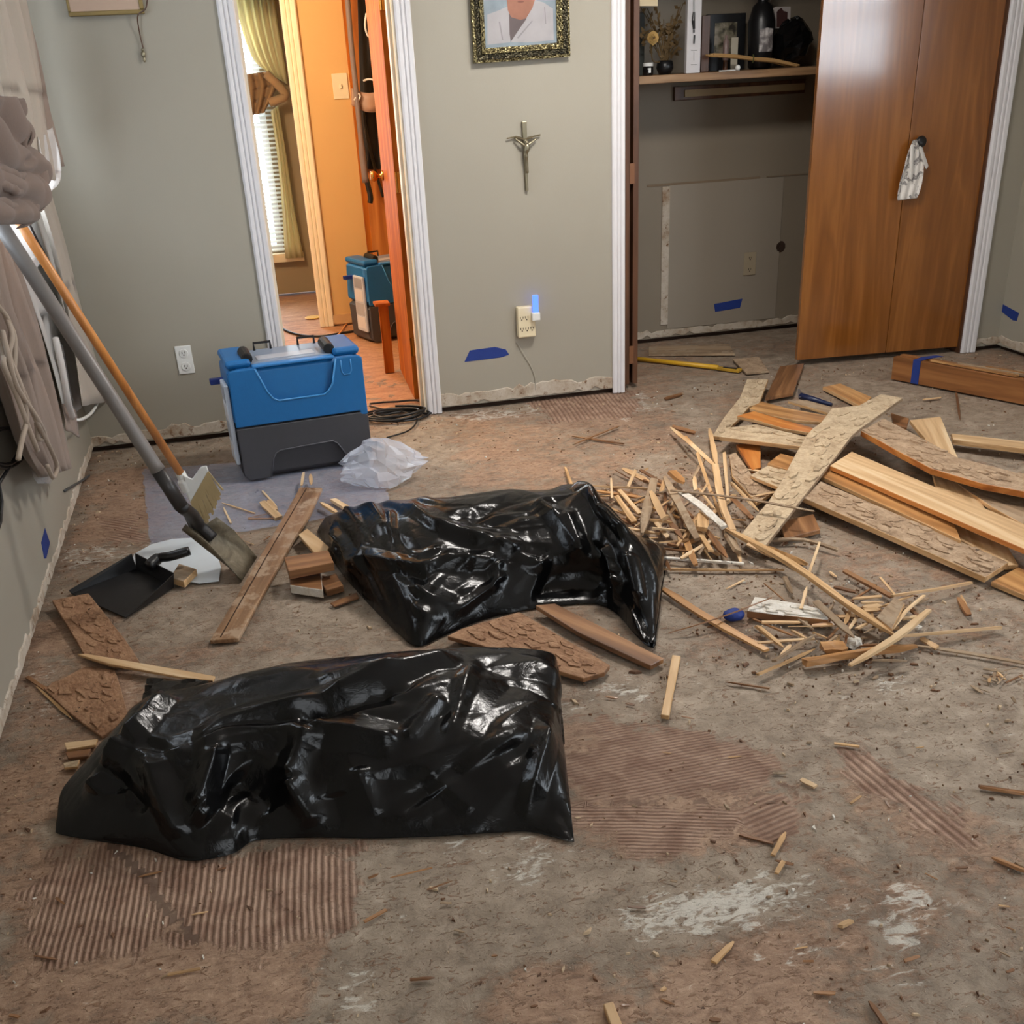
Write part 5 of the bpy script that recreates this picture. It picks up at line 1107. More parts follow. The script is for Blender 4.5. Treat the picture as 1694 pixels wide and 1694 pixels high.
plank('glue_plank', 'flat brown plank lying between the left wall and the front black bag', 'plank', [(142,1102),(190,1108),(214,1190),(168,1218),(110,1175),(72,1138)], (150,1106), (190,1205), .010, .010, .009, [M_GLUEB, M_GLUEB], parts=16)
for k, p in enumerate(([(106,1228),(162,1222),(158,1232),(110,1240)], [(108,1244),(150,1238),(146,1250),(112,1254)], [(104,1262),(132,1256),(128,1268),(106,1270)])):
    plank('wood_scrap', ('upper', 'middle', 'lower')[k]+' of three short wood scraps at the left end of the front bag', 'offcut', p, p[0], p[1], .014, .014, .008, [WL, WB, GP][k])
plank('wood_stick', 'pale square stick lying alone on the floor right of the front bag', 'stick', [(1112,1083),(1126,1085),(1107,1184),(1093,1182)], (1119,1084), (1100,1183), .014, .014, .013, WL)
plank('wood_stick', 'thin light lath lying on the floor above the front black bag', 'stick', [(128,1082),(142,1081),(356,1118),(352,1126),(300,1120),(180,1098)], (135,1082), (354,1122), .036, .014, .008, WL)
plank('wood_stick', 'short honey stick end at the bottom edge of the view', 'stick', [(998,1660),(1014,1656),(1036,1710),(1016,1712)], (1006,1658), (1026,1711), .016, .016, .015, WL)
plank('cut_panel', 'brown board strip along the closet floor behind the yellow tool', 'board', [(1073,573),(1206,569),(1216,585),(1073,586)], (1073,580), (1210,577), .014, .014, .012, [M_GREY, M_GREY])
plank('cut_panel', 'short dusty board at the end of the yellow tool', 'board', [(1212,594),(1256,590),(1272,614),(1234,617)], (1234,592), (1252,615), .012, .012, .01, [M_GLUE, M_GREY])
# planks by the right wall: a bundle of trim boards bound with blue tape
def beam():
    z = .118; A = FL(1478, 590, z); d = (FL(1694, 628, z)-A); rz = math.atan2(d.y, d.x)
    t = thing('trim_bundle', 'bundle of brown trim boards with a band of blue tape by the right wall', 'boards', (A.x, A.y, 0), rz, local=True)
    mo = wood('trim_oak', rgb(96, 58, 28), rgb(140, 90, 48), rgb(168, 114, 66), .4, .9, None, .1, .1, 0, .04, .1); L = 1.25
    for o0, o1, h, s in ((0, .034, z, 0), (.037, .070, z-.012, .02), (.073, .105, z-.004, -.01), (.108, .14, z-.02, .03)):
        MB().box((s, o0, .003), (L, o1, h)).build('board', mo, t, bevel=.003)
    e = .0025; mb = MB()
    for p, q in (((.115, -e, .004), (.115, -e, z+e)), ((.115, -e, z+e), (.115, .07, z+e)), ((.115, .07, z+e), (.145, .15, z+e*.5))):
        p, q = Vector(p), Vector(q); w2 = Vector((.042, 0, 0)); mb.add([p, p+w2, q+w2, q], [(0, 1, 2, 3)])
    mb.build('blue_tape_band', M_TAPE, t, solid=.001)
    M = Matrix.Translation((A.x, A.y, 0)) @ Matrix.Rotation(rz, 4, 'Z')
    for k in range(5):
        s, o = .20+.13*k, .012+.026*k; zz = z+.004
        mb = MB().prism([Vector((s, o, zz)), Vector((s+.45, o-.008, zz)), Vector((s+.45, o+.014, zz)), Vector((s, o+.016, zz))], (0, 0, .009))
        ob = mb.build('trim_offcut', M_GREY if k % 2 else M_WOODF); ob.matrix_world = M @ Matrix.Translation(ob.location)
        tag(ob, ('first', 'second', 'third', 'fourth', 'fifth')[k]+' loose trim strip, counting from the front, on top of the taped bundle', 'strip')
beam()
# ---------------------------------------------------------------- splinters
M_SP = [M_WOODL, M_EDGE, M_GREY, M_WOODB, M_WHPT, M_WOODF]
def sliver(pts, z, wd, mi, label, group, th=None, name='wood_splinter', seed=0, cat='splinter'):
    r = random.Random(int(pts[0][0]*13+pts[-1][1]*7)+seed); n = len(pts); zs = z if hasattr(z, '__len__') else [z]*n
    P = [FL(px, py, zz) for (px, py), zz in zip(pts, zs)]; P = bez(P, 3) if n > 2 else [P[0].lerp(P[1], k/4) for k in range(5)]
    th = th or wd*.45; c = sum(P, Vector())/len(P); ax = (P[-1]-P[0]).normalized(); ay = Vector((0, 0, 1)).cross(ax).normalized(); nz = ax.cross(ay)
    q = [Vector(((p-c).dot(ax), (p-c).dot(ay), (p-c).dot(nz))) for p in P]; m = len(q); roll = r.uniform(-.5, .5); mb = MB(); vs = []
    e0, e1 = r.choice((.45, .8, 1)), r.choice((.25, .7, .9, 1))
    for i, p in enumerate(q):
        u = i/(m-1); k = min(1, e0+u*5, e1+(1-u)*5)*r.uniform(.9, 1.08); a, b = wd/2*k, th/2*min(1, k+.2)
        for sy, szz in ((-1, -1), (1, -1), (1, 1), (-1, 1)):
            y, zz = sy*a*r.uniform(.85, 1.1), szz*b*r.uniform(.8, 1.1); vs.append(p+Vector((r.uniform(-.15, .15)*wd if i in (0, m-1) else 0, y*math.cos(roll)-zz*math.sin(roll), y*math.sin(roll)+zz*math.cos(roll))))
    fs = [(3, 2, 1, 0), tuple((m-1)*4+k for k in range(4))]
    for i in range(m-1): fs += [(i*4+k, i*4+(k+1) % 4, (i+1)*4+(k+1) % 4, (i+1)*4+k) for k in range(4)]
    o = mb.add(vs, fs).build(name, M_SP[mi], None, loc=(0, 0, 0))
    o.matrix_world = Matrix(((ax.x, ay.x, nz.x, c.x), (ax.y, ay.y, nz.y, c.y), (ax.z, ay.z, nz.z, c.z), (0, 0, 0, 1)))
    if group:                                # say how long it is, of what wood, and where in its heap
        adj = ('pale', 'tan', 'dusty grey', 'dark brown', 'white-flecked', 'honey')[mi]; L = math.hypot(pts[-1][0]-pts[0][0], pts[-1][1]-pts[0][1])
        mx = sum(q_[0] for q_ in pts)/len(pts); my = sum(q_[1] for q_ in pts)/len(pts); ln = 'long' if L > 62 else ('short' if L < 34 else 'mid-length')
        if label == LM:
            where = 'bag side' if mx < 1090 else ('plank side' if mx > 1160 else 'centre'); label = f'{ln} {adj} wood splinter, {"lower" if my > 850 else "upper"} {where} of the middle heap'
        elif label == LR: label = f'{ln} {adj} wood splinter at the {"left" if mx < 1370 else "right"} of the heap by the white painted board'
        elif label == LF:
            where = 'near the far wall' if my < 800 else ('by the left wall' if mx < 430 and my < 1400 else ('below the front black bag' if mx < 900 else ('right of the front black bag' if my < 1400 else 'at the lower right of the floor'))); label = f'small loose {adj} splinter on the bare floor {where}'
        elif label == LS: label = f'{ln} {adj} splinter on the clear plastic by the grooved plank'
        group = label.replace(' wood splinter', ' splinters').replace(' splinter ', ' splinters ')
    return tag(o, label, cat, group)
B_ = lambda *a: [(980+x/4.033, 640+y/4.033) for x, y in a]
C_ = lambda *a: [(1350+x/4.924, 900+y/4.924) for x, y in a]
D_ = lambda *a: [(1050+x/4.033, 900+y/4.033) for x, y in a]
H_ = lambda *a: [(340+x/4.033, 740+y/4.033) for x, y in a]
LM, GM = 'thin splinter of wood in the middle heap right of the rear bag', 'splinters in the middle heap'
LR, GR = 'thin splinter of wood in the smaller heap below the plank pile', 'splinters in the lower right heap'
LF, GF = 'small loose wood splinter strewn on the scraped floor', 'splinters strewn on the floor'
LS, GS = 'pale splinter lying on the clear plastic by the grooved plank', 'splinters on the clear plastic'
U = None
mid = [  # points, z, width, material, own label
 (B_((520,270),(680,400),(850,560)), (.03,.06,.06), .016, 0, U), (B_((780,280),(805,400),(830,530)), (.05,.07,.07), .020, 0, U), (B_((820,520),(860,760),(935,960)), (.085,.09,.06), .024, 0, 'widest pale upright splinter in the middle heap'),
 (B_((880,440),(905,760)), .08, .013, 0, U), (B_((620,330),(790,500)), .04, .011, 5, U), (B_((700,440),(790,700)), .06, .013, 1, U), (B_((200,545),(390,640)), .035, .022, 0, 'pale splinter pointing up-left at the left of the middle heap'), (B_((330,570),(372,540)), .03, .015, 1, U),
 (B_((390,700),(480,880)), .075, .026, 0, 'broad honey splinter in front of the grey one in the middle heap'), (B_((480,600),(580,790),(700,1020)), (.07,.085,.06), .026, 2, 'long grey-brown splinter across the middle of the heap'), (B_((410,620),(330,980)), .06, .036, 2, 'broad dusty splinter touching the rear black bag'), (B_((560,770),(660,870)), .075, .02, 3, U),
 (B_((590,700),(740,810),(880,935)), (.09,.095,.08), .024, 4, 'white crusted splinter in the middle heap'), (B_((500,880),(600,1010)), .05, .018, 3, U), (B_((640,870),(790,1095)), .05, .018, 1, U), (B_((760,960),(900,1140)), .045, .022, 3, U), (B_((735,845),(730,950)), .07, .040, 1, 'stubby wood end at the centre of the middle heap'),
 (B_((625,1020),(690,1190)), .03, .024, 5, U), (B_((470,1216),(800,1222),(1280,1222)), .008, .014, 1, 'long straight stick along the bottom of the middle heap'), (B_((480,1140),(1010,1180)), .02, .014, 4, U), (B_((440,1040),(640,1020)), .04, .012, 1, U), (B_((470,1080),(650,1100)), .03, .012, 3, U),
 (B_((-20,660),(370,680)), .03, .016, 0, U), (B_((-10,690),(330,740)), .03, .014, 5, U), (B_((180,690),(320,850)), .045, .018, 0, U), (B_((40,780),(300,880)), .025, .012, 1, U), (B_((60,820),(310,940)), .025, .012, 3, U), (B_((100,860),(300,930)), .02, .014, 2, U), (B_((200,940),(450,980)), .02, .014, 0, U),
 (B_((890,960),(970,1100)), .04, .028, 2, U), (B_((930,640),(1110,830)), .06, .016, 0, U), (B_((520,690),(1000,745),(1480,830)), (.10,.105,.10), .009, 2, 'long thin grey stick crossing the lower end of the flaking plank'), (B_((930,740),(1070,880)), .05, .018, 3, U), (B_((680,600),(690,690)), .06, .016, 0, U), (B_((770,640),(720,720)), .07, .008, 0, U), (B_((530,570),(610,640)), .04, .036, 5, 'orange chip among the pale splinters of the middle heap'),
 ([(1198,873),(1305,930),(1400,998),(1482,1052)], (.06,.05,.05,.04), .028, 1, 'long thick stick running from the middle heap to the lower right heap'), ([(1096,974),(1170,1022),(1268,1076)], .014, .022, 5, 'long brown stick leading from the rear bag tip to the lower heap'), ([(1106,1047),(1190,1022),(1276,989)], (.012,.034,.05), .008, 3, 'thin brown stick lying across the blue tape ball'),
 ([(1272,894),(1330,893),(1387,910)], .02, .016, 2, U), ([(1337,952),(1356,897)], .05, .010, 0, 'thin pale stick standing against the long thick stick'), ([(1325,1007),(1335,970)], .04, .010, 0, U), ([(1270,908),(1336,934)], .018, .05, 5, 'short honey block below the flaking plank')]
for pts, z, wd, mi, lb in mid: sliver(pts, z, wd, mi, lb or LM, None if lb else GM)
low = [(C_((230,220),(620,430)), .02, .018, 3, U), (C_((620,420),(940,375),(1265,315)), (.03,.03,.012), .016, 0, 'long pale splinter pointing right at the top of the lower heap'), (C_((300,445),(530,425)), .03, .012, 0, U), (C_((370,480),(550,476)), .03, .014, 0, U), (C_((380,512),(540,502)), .03, .014, 0, U), (C_((390,540),(530,532)), .025, .014, 1, U), (C_((620,690),(740,540),(880,420)), .035, .012, 0, U),
 (C_((270,990),(640,770),(920,540)), (.04,.05,.04), .022, 0, 'long sharp pale splinter crossing the front of the lower heap'), (C_((690,750),(1100,715),(1500,680)), (.03,.025,.012), .020, 0, 'long pale splinter pointing right at the bottom of the lower heap'), ([(1330,1096),(1420,1081),(1514,1069)], .022, .040, 5, 'honey strip on edge along the front of the lower heap'), ([(1516,1068),(1610,1082),(1705,1099)], .008, .011, 2, 'long thin brown stick running to the right edge of the floor'), (C_((860,770),(985,845)), .012, .016, 1, U), (C_((1160,440),(1245,580)), .01, .020, 3, U), (C_((150,350),(320,390)), .015, .014, 3, U),
 (C_((0,470),(310,760)), .05, .020, 2, U), (C_((520,270),(650,420)), .03, .007, 0, U), (C_((760,530),(840,590)), .02, .012, 3, U), (C_((700,610),(820,590)), .02, .012, 0, U), (D_((820,870),(1010,790),(1200,700)), .015, .014, 1, U), (D_((930,780),(1210,600)), .025, .016, 2, U), (D_((820,550),(990,690)), .02, .018, 1, U), (D_((790,500),(1050,610)), .025, .010, 3, U), (D_((820,660),(1200,630)), .02, .009, 0, U), (D_((1020,550),(1330,545)), .03, .008, 0, U), (D_((1000,220),(1050,330)), .012, .016, 2, U), (D_((1330,280),(1480,330)), .012, .012, 3, U),
 (D_((1430,570),(1480,490)), .03, .010, 0, U), (D_((1260,700),(1400,690)), .02, .045, 5, U), (C_((620,640),(700,560)), .03, .012, 1, U), (C_((330,690),(430,640)), .035, .012, 0, U), (C_((860,600),(760,470)), .015, .014, 2, U)]
for pts, z, wd, mi, lb in low: sliver(pts, z, wd, mi, lb or LR, None if lb else GR)
plank('painted_board', 'white painted board piece beside the blue tape ball', 'board', [(1236,1010),(1248,987),(1322,998),(1374,1012),(1370,1026),(1297,1018)], (1242,998), (1372,1019), .032, .032, .024, [M_WHPT, M_WOODB], parts=12)
plank('wood_scrap', 'short tan plank piece standing in the lower heap', 'offcut', C_((490,590),(640,432),(722,482),(620,692)), C_((560,510))[0], C_((672,590))[0], .045, .05, .012, [M_GREY, M_EDGE])
t = MB(); c = FL(1214, 1017, .018); t.sphere(c, .034, 16, 10, sc=(1, .8, .52)); o = t.build('tape_ball', M_TAPE, smooth=True)
for v in o.data.vertices: v.co += Vector((random.uniform(-.001, .001), random.uniform(-.001, .001), random.uniform(-.001, .001)))
tag(o, 'crumpled round wad of blue tape on the floor left of the white painted board', 'tape')
def chunk(px, py, R, mat, label, cat='chunk', seed=0, name='plaster_chunk'):
    r = random.Random(seed); c = FL(px, py, R*.45); m = MB(); m.sphere(c, R, 8, 5, sc=(1, .8, .55)); o = m.build(name, mat)
    for v in o.data.vertices: v.co += Vector((r.uniform(-.3, .3), r.uniform(-.3, .3), r.uniform(-.1, .25)))*R
    return tag(o, label, cat)
chunk(1412, 1065, .026, M_WHPT, 'white plaster chunk in the front of the lower right heap', seed=1)
chunk(1518, 1039, .012, M_WHPT, 'tiny white plaster bit right of the lower heap', seed=2)
r = random.Random(21)
def rnd_fill(n, cx, cy, sx, sy, lens, wds, zmax, label, group, mats, ang=None):
    for k in range(n):
        x, y = r.gauss(cx, sx), r.gauss(cy, sy); a = r.uniform(0, PI) if ang is None else r.gauss(ang, .5); L = r.uniform(*lens)
        p0 = (x-L*math.cos(a), y-L*.6*math.sin(a)); p1 = (x+L*math.cos(a), y+L*.6*math.sin(a)); w_ = r.uniform(*wds); z = w_*.3+r.random()*zmax
        sliver([p0, p1], (z, z*r.uniform(.6, 1)), w_, r.choice(mats), label, group, seed=k)
rnd_fill(46, 1120, 850, 62, 38, (16, 46), (.007, .020), .055, LM, GM, (0, 0, 1, 1, 2, 3, 5))
rnd_fill(18, 1040, 830, 34, 26, (14, 40), (.006, .014), .02, LM, GM, (0, 1, 2, 3), .3)
rnd_fill(10, 1170, 900, 34, 18, (14, 34), (.008, .018), .05, LM, GM, (0, 1, 2, 3), 1.0)
rnd_fill(30, 1390, 1035, 62, 26, (12, 34), (.006, .014), .03, LR, GR, (0, 1, 2, 3, 3, 5))
rnd_fill(16, 1650, 1128, 26, 13, (6, 18), (.004, .008), .008, 'tiny reddish splinter in the star of chips near the right edge', 'splinters in the star of chips', (3, 1, 2))
# on the plastic sheet by the grooved plank
for pts, z, wd, mi in ((H_((380,370),(490,475)), .012, .030, 0), (H_((420,360),(470,420)), .014, .02, 0), (H_((110,370),(330,440)), .010, .007, 0), (H_((120,400),(170,505)), .010, .007, 0), (H_((285,472),(425,440)), .012, .007, 3), (H_((285,478),(465,474)), .010, .006, 3), (H_((195,560),(310,725)), .010, .007, 1), (H_((770,370),(885,445)), .03, .022, 0), (H_((850,350),(935,402)), .02, .026, 0), (H_((655,168),(640,255)), .05, .012, 0), (H_((700,180),(705,250)), .045, .014, 0), (H_((380,290),(480,400)), .01, .007, 0), (H_((390,620),(430,590)), .01, .006, 3)):
    sliver(pts, z, wd, mi, LS, GS)
X_ = lambda *a: [(720+x/4.458, 420+y/4.458) for x, y in a]
sliver(X_((1010,1345),(1390,1400)), .006, .012, 3, 'dark splinter, lower stroke of the crossed pair near the wall', None); sliver(X_((1030,1400),(1350,1270)), .012, .011, 3, 'dark splinter, upper stroke of the crossed pair near the wall', None)
Q4 = lambda *a: [(0+x/3.025, 1300+y/3.025) for x, y in a]; Q5 = lambda *a: [(500+x/3.025, 1300+y/3.025) for x, y in a]; Q6 = lambda *a: [(1134+x/3.025, 1250+y/3.025) for x, y in a]
for pts, wd, mi in ((Q5((440,460),(650,410)), .004, 3), (Q5((625,520),(750,475)), .005, 3), (Q5((540,970),(660,960)), .008, 3), (Q5((310,680),(420,620)), .008, 3), (Q4((695,455),(820,425)), .006, 3), (Q4((840,945),(1000,915)), .006, 1), (Q4((170,850),(290,870)), .005, 3), (Q4((960,645),(1040,630)), .005, 1),
    (Q6((435,500),(500,385)), .012, 1), (Q6((580,120),(650,155)), .012, 0), (Q6((140,1035),(240,930)), .012, 1), (Q6((640,1185),(750,1190)), .008, 3), (Q6((1470,155),(1700,190)), .014, 3), (Q6((1535,510),(1700,578)), .014, 3), (Q6((920,1230),(1000,1345)), .010, 3), (Q6((455,590),(490,530)), .010, 1), (Q6((775,855),(830,825)), .014, 0), (Q6((270,395),(440,440)), .008, 3), (Q6((450,525),(540,545)), .007, 3),
    (D_((610,920),(900,965)), .009, 3), (D_((610,300),(730,240)), .007, 0), (D_((1330,1330),(1500,1350)), .008, 1), ([(1400,790),(1420,806)], .01, 0), ([(1582,650),(1588,694)], .010, 3), ([(1528,661),(1556,658)], .016, 0), ([(1590,985),(1602,1018)], .012, 1), ([(1372,945),(1384,955)], .010, 0), ([(1570,570),(1592,566)], .012, 4), ([(1029,633),(1047,626)], .012, 4), ([(45,1120),(90,1150)], .012, 3), ([(60,1135),(120,1190)], .008, 1), ([(1112,706),(1150,716)], .02, 3), ([(1100,660),(1128,652)], .018, 3)):
    sliver(pts, wd*.3, wd, mi, LF, GF)
for k in range(60):                          # the rest of the strewn splinters
    if k < 38: x, y = r.uniform(560, 1690), r.uniform(1090, 1690)
    elif k < 50: x, y = r.uniform(20, 420), r.uniform(780, 1690)
    else: x, y = r.uniform(760, 1330), r.uniform(640, 790)
    a = r.gauss(0, .5); L = r.uniform(5, 15)*(.6 if y < 800 else 1); wd = r.uniform(.003, .007)
    sliver([(x-L*math.cos(a), y-L*.6*math.sin(a)), (x+L*math.cos(a), y+L*.6*math.sin(a))], wd*.3, wd, r.choice((3, 3, 3, 2, 2, 1)), LF, GF, seed=k)
def crumbs():
    keep = [[FL(*q)[:2] for q in pl] for pl in ([(90,1385),(250,1410),(380,1425),(950,1396),(930,1080),(920,1040),(700,1035),(420,1070),(230,1110),(100,1300)], [(520,885),(600,1000),(690,1078),(880,1012),(1000,1010),(1085,1075),(1105,900),(960,760),(600,790),(520,850)],
        [(395,806),(622,774),(600,715),(372,725)], [(112,985),(208,1028),(292,972),(226,938)], [(213,938),(250,898),(345,893),(370,960),(230,957)], [(86,990),(146,978),(236,1096),(216,1195),(168,1222),(60,1134)], [(345,1062),(396,1060),(535,805),(494,804)])]
    mb = MB(); rr = random.Random(33); cols = [M_GREY, plain('glue_crumb', rgb(120, 86, 62), .9, .15), plain('pale_crumb', rgb(196, 172, 142), .9, .15), plain('dark_crumb', rgb(104, 76, 58), .9, .15), M_WHPT]
    for k in range(4200):
        u = rr.random()
        if u < .62: x, y = rr.uniform(XL+.02, XR-.05), 1.0+4.2*rr.random()**1.3
        elif u < .80: c = FL(rr.gauss(1150, 130), rr.gauss(850, 70)); x, y = c.x, c.y
        elif u < .90: c = FL(rr.gauss(1400, 110), rr.gauss(1060, 50)); x, y = c.x, c.y
        elif u < .95: x, y = XL+.01+abs(rr.gauss(0, .10)), rr.uniform(1.5, 5.2)
        else: x, y = rr.uniform(XL, XR), 5.24-abs(rr.gauss(0, .12))
        if not (XL+.01 < x < XR-.01 and .8 < y < 5.24): continue
        if any(sd_poly(np.array([[x, y]]), pl)[0] > -.01 for pl in keep): continue
        R = rr.lognormvariate(-5.95, .5); R = min(R, .010); a = rr.uniform(0, 6); k2 = rr.choice((3, 4, 5)); st = rr.uniform(1, 2.4)
        base = [(x+R*st*math.cos(a)*math.cos(j*2*PI/k2+a)-R*.7*math.sin(a)*math.sin(j*2*PI/k2+a), y+R*st*math.sin(a)*math.cos(j*2*PI/k2+a)+R*.7*math.cos(a)*math.sin(j*2*PI/k2+a)) for j in range(k2)]
        h = R*rr.uniform(.15, .4); vs = [(p[0], p[1], -.004) for p in base]+[(x+(p[0]-x)*.8, y+(p[1]-y)*.8, h*rr.uniform(.6, 1.2)) for p in base]
        mb.add(vs, [tuple(range(k2, 2*k2))]+[(j, (j+1) % k2, k2+(j+1) % k2, k2+j) for j in range(k2)], rr.choice((0, 0, 1, 1, 1, 2, 2, 3, 4)))
    o = mb.build('floor_debris', cols, None, kind='stuff'); tag(o, 'crumbs of dried glue, wood and plaster over the scraped floor', 'debris')
crumbs()
# ---------------------------------------------------------------- black rubbish bags
def bag_mat(name, rough):
    q = NT(name); v = q.coord('Object'); n = q.noise(v, 9, 5, .6, 1.6); f = q.vor(q.coord('Object', (1, 1, 1)), 11, 'DISTANCE_TO_EDGE'); k = q.noise(v, 40, 4, .6, 2.0)
    h = q.math('ADD', q.math('MULTIPLY', n, .8), q.math('ADD', q.math('MULTIPLY', q.math('MINIMUM', f, .12), 1.6), q.math('MULTIPLY', k, .22)))
    q.fin(rgb(13, 13, 14), rough, q.bump(h, .22, .012)); q.b.inputs['Specular IOR Level'].default_value = .30; return q.mat
M_BAG = bag_mat('black_bag_film', .19)
def cr1(vals, t):                             # Catmull-Rom over a list of numbers / vectors
    n = len(vals)-1; i = min(int(t*n), n-1); f = t*n-i; g = lambda k: vals[min(max(k, 0), n)]
    a, b, c, d = g(i-1), g(i), g(i+1), g(i+2)
    return 0.5*((2*b)+(c-a)*f+(2*a-5*b+4*c-d)*f*f+(3*b-a-3*c+d)*f**3)
def make_bag(label, st, creases, nu, nv, crumple, seed, dirn=0.5, famp=.016):
    from mathutils.geometry import delaunay_2d_cdt
    r = random.Random(seed)
    N = [FL(*s[0], 0.0) for s in st]; F = [FL(*s[1], s[2]) for s in st]; Z = [s[2] for s in st]; Bg = [s[3] for s in st]
    G = np.zeros((nv+1, nu+1, 3)); ED = np.zeros((nv+1, nu+1)); BK = []
    for j in range(nu+1):
        u = j/nu; n_ = cr1(N, u); f_ = cr1(F, u); z_ = max(.004, cr1(Z, u)); b_ = max(0, cr1(Bg, u))
        for i in range(nv+1):
            v = (i/nv)**1.25; q = n_.lerp(f_, v); G[i, j] = (q.x, q.y, max(.003, z_*v**.62+b_*math.sin(PI*v)**.85))
            ED[i, j] = min(1, 4.5*i/nv, 6*min(u, 1-u)+.05)*min(1, .35+4*(1-i/nv))
        BK.append((f_, (f_-n_), z_))
    # the sheet's own surface coordinates and normals
    S = np.concatenate([np.zeros((nv+1, 1)), np.cumsum(np.linalg.norm(np.diff(G, axis=1), axis=2), 1)], 1); S -= S.mean(1, keepdims=True)
    T = np.concatenate([np.zeros((1, nu+1)), np.cumsum(np.linalg.norm(np.diff(G, axis=0), axis=2), 0)], 0)
    NR = np.cross(np.gradient(G, axis=1), np.gradient(G, axis=0)); NR /= np.linalg.norm(NR, axis=2, keepdims=True)+1e-12; NR *= np.sign(NR[:, :, 2:3]+1e-9)
    Q = np.stack([S.ravel(), T.ravel()], 1); V = G.reshape(-1, 3)-np.array(CAM); dp = V@np.array(CF)
    PX = np.stack([W_/2+FPX*(V@np.array(CX))/dp, PPY-FPX*(V@np.array(CU))/dp], 1)
    H = np.zeros(len(Q))
    for pts, amp, wd in creases:                # folds follow the lines seen in the photograph
        K = [Q[np.argmin(((PX-np.array(c))**2).sum(1))] for c in pts]
        for a, b in zip(K, K[1:]):
            e = b-a; w_ = Q-a; L2 = max(e@e, 1e-9); k = np.clip((w_@e)/L2, 0, 1); d = np.hypot(*(w_-k[:, None]*e).T)
            H += amp*np.clip(1-d/wd, 0, 1)**1.1*np.clip(np.minimum(k, 1-k)*6+.25, 0, 1)
    ct, st_ = math.cos(dirn), math.sin(dirn); cq = Q.mean(0)
    Lx = (Q[:, 0]-cq[0])*ct+(Q[:, 1]-cq[1])*st_; Ly = (-(Q[:, 0]-cq[0])*st_+(Q[:, 1]-cq[1])*ct)*2.0
    for cnt, am in ((crumple, famp), (crumple*3, famp*.40)):
        pts2 = [Vector((r.uniform(-.8, .8), r.uniform(-1.1, 1.1))) for k in range(cnt)]; offs = [r.uniform(-1, 1)*am for k in range(cnt)]
        for q in ((-3, -3), (3, -3), (3, 3), (-3, 3)): pts2.append(Vector(q)); offs.append(0)
        dv, _, df, ov, _, _ = delaunay_2d_cdt(pts2, [], [], 0, 1e-6); dz = [offs[o[0]] if o else 0 for o in ov]; FZ = np.zeros(len(Q))
        for f in df:
            a, b, c = (dv[i] for i in f[:3]); D = (b.y-c.y)*(a.x-c.x)+(c.x-b.x)*(a.y-c.y)
            if abs(D) < 1e-9: continue
            w0 = ((b.y-c.y)*(Lx-c.x)+(c.x-b.x)*(Ly-c.y))/D; w1 = ((c.y-a.y)*(Lx-c.x)+(a.x-c.x)*(Ly-c.y))/D; w2 = 1-w0-w1
            m = (w0 >= -1e-6) & (w1 >= -1e-6) & (w2 >= -1e-6); FZ[m] = (w0*dz[f[0]]+w1*dz[f[1]]+w2*dz[f[2]])[m]
        H += FZ
    G = G+NR*(H*ED.ravel()).reshape(nv+1, nu+1, 1); G[:, :, 2] = np.maximum(G[:, :, 2], .003)
    rows = [[Vector(G[i, j]) for j in range(nu+1)] for i in range(nv+1)]
    for s, zz in ((.035, .86), (.06, .55), (.062, .2), (.05, 0)):     # the far side falls to the floor
        rows.append([rows[nv][j]+Vector((BK[j][1].x, BK[j][1].y, 0)).normalized()*s*min(1, BK[j][2]*9)+Vector((0, 0, max(.002, G[nv, j, 2]*zz)-G[nv, j, 2])) for j in range(nu+1)])
    mb = MB(); mb.grid(rows)
    mb.grid([[Vector((p.x, p.y, .002)) for p in rows[-1]], [Vector((p.x, p.y, .002)) for p in rows[0]]])
    return tag(mb.build('garbage_bag', M_BAG, smooth=True), label, 'bag')
A_ = lambda *a: [(60+x/1.841, 1040+y/1.841) for x, y in a]
R_ = lambda *a: [(500+x/2.732, 760+y/2.732) for x, y in a]
make_bag('filled black plastic bag lying in front, nearest the camera', [((92,1378),(95,1345),.02,0), ((106,1383),(104,1305),.05,0), ((165,1393),(150,1252),.10,.03), ((240,1405),(195,1205),.15,.05), ((312,1425),(240,1158),.17,.06), ((385,1413),(300,1139),.17,.07), ((425,1391),(365,1122),.17,.08),
  ((520,1387),(470,1101),.17,.08), ((620,1388),(580,1085),.17,.08), ((720,1385),(690,1073),.17,.075), ((800,1380),(790,1070),.16,.07), ((870,1377),(868,1072),.14,.05), ((915,1386),(912,1080),.12,.035), ((940,1393),(923,1098),.09,.015), ((950,1394),(922,1130),.06,.005)],
  [(A_((350,390),(870,210),(1290,80)), .030, .05), (A_((470,365),(830,300),(1110,340)), .034, .055), (A_((835,310),(770,460),(850,600)), .040, .045), (A_((552,370),(492,550),(525,580)), .036, .04), (A_((1235,200),(1120,340)), .026, .035), (A_((1490,320),(1050,640)), .022, .04), (A_((1560,290),(1480,600)), .028, .035), (A_((340,400),(440,640)), .028, .045), (A_((400,210),(280,350),(170,500)), .034, .04), (A_((980,420),(1030,570)), .022, .035),
   (A_((330,372),(800,270),(1100,190)), -.030, .04), (A_((600,440),(720,560)), -.04, .07), (A_((1100,560),(1500,350)), -.02, .04), (A_((1330,90),(1250,330)), .016, .03), (A_((900,500),(940,620)), -.025, .05), (A_((200,420),(330,560)), -.03, .05), (A_((1180,420),(1340,560)), .014, .04), (A_((860,160),(1100,130)), .014, .03)], 210, 130, 60, 3, .45, .021)
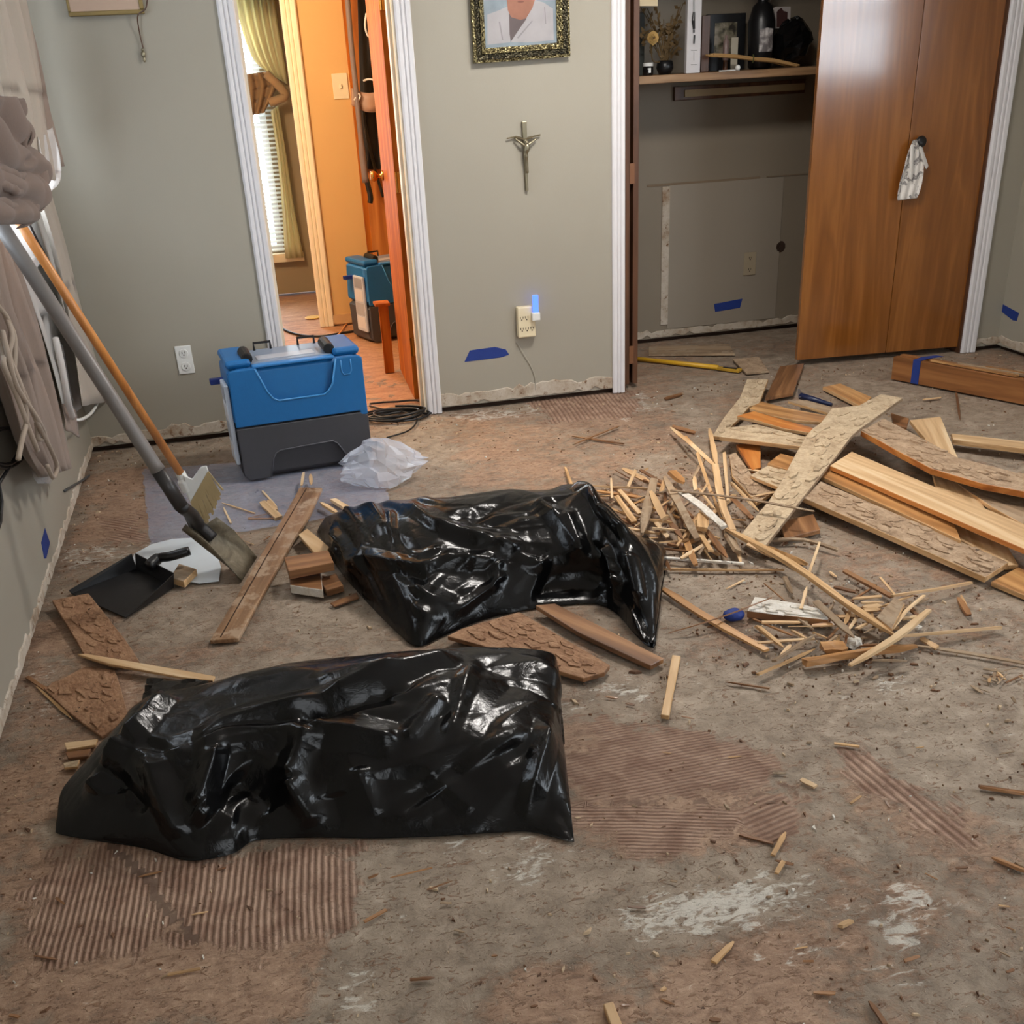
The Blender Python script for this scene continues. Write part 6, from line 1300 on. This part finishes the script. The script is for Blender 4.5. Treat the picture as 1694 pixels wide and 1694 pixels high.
make_bag('crumpled black plastic bag behind, between the offcuts and the splinter heap', [((525,880),(530,868),.02,0), ((538,905),(545,853),.06,.01), ((562,945),(575,842),.11,.05), ((610,1000),(625,833),.15,.07), ((658,1048),(680,827),.17,.09), ((692,1070),(740,821),.18,.09), ((735,1052),(800,816),.19,.08), ((800,1026),(860,812),.20,.07),
  ((865,1011),(905,811),.21,.06), ((925,1003),(935,801),.23,.05), ((985,1000),(968,805),.23,.06), ((1022,1018),(1000,842),.19,.09), ((1045,1045),(1040,890),.13,.11), ((1066,1066),(1094,905),.08,.08), ((1080,1073),(1098,935),.05,.04), ((1085,1066),(1090,985),.02,.015)],
  [(R_((480,210),(860,380)), .026, .035), (R_((860,375),(1110,490)), .026, .035), (R_((200,540),(300,450),(620,440),(870,470)), .028, .04), (R_((870,470),(880,560),(700,690)), .024, .035), (R_((1060,200),(1260,440)), .026, .035), (R_((1230,120),(1350,240),(1460,360)), .034, .035), (R_((1190,250),(1280,440)), .024, .03), (R_((1370,400),(1420,520),(1400,640)), .034, .04), (R_((160,290),(180,500)), .026, .035), (R_((400,230),(420,380)), .016, .03),
   (R_((500,540),(720,690)), .022, .04), (R_((620,400),(480,430)), .016, .03), (R_((1040,600),(1340,620)), -.11, .13), (R_((420,480),(560,520)), -.02, .05), (R_((950,420),(1100,440)), -.02, .04), (R_((500,640),(640,740)), .02, .03), (R_((300,400),(280,520)), .02, .025), (R_((650,250),(1000,330)), -.02, .04), (R_((1480,430),(1520,640)), .03, .04)], 200, 116, 64, 8, -.5, .021)
# loose corner flaps of the bags
def flap(label_parent, pts, zs):
    P = [FL(*p, z) for p, z in zip(pts, zs)]; n = 8; rows = []
    for i in range(n+1):
        rows.append([P[0].lerp(P[1], j/n).lerp(P[3].lerp(P[2], j/n), i/n)+Vector((0, 0, .012*abs(math.sin(j*1.3+i*.7)))) for j in range(n+1)])
    o = MB().grid(rows).build('loose_edge', M_BAG, None, smooth=True, solid=.002, loc=(0, 0, 0)); o.parent = label_parent; o.matrix_parent_inverse = Matrix.Translation(-label_parent.location); return o
g0, g1 = bpy.data.objects['garbage_bag'], bpy.data.objects['garbage_bag.001']
flap(g0, [(232,1180),(244,1128),(352,1130),(360,1150)], (.13,.10,.10,.14))
flap(g1, [(1030,905),(1066,888),(1100,915),(1078,935)], (.10,.05,.03,.06))
flap(g1, [(1042,1010),(1096,975),(1084,1070),(1064,1062)], (.06,.04,.01,.02))
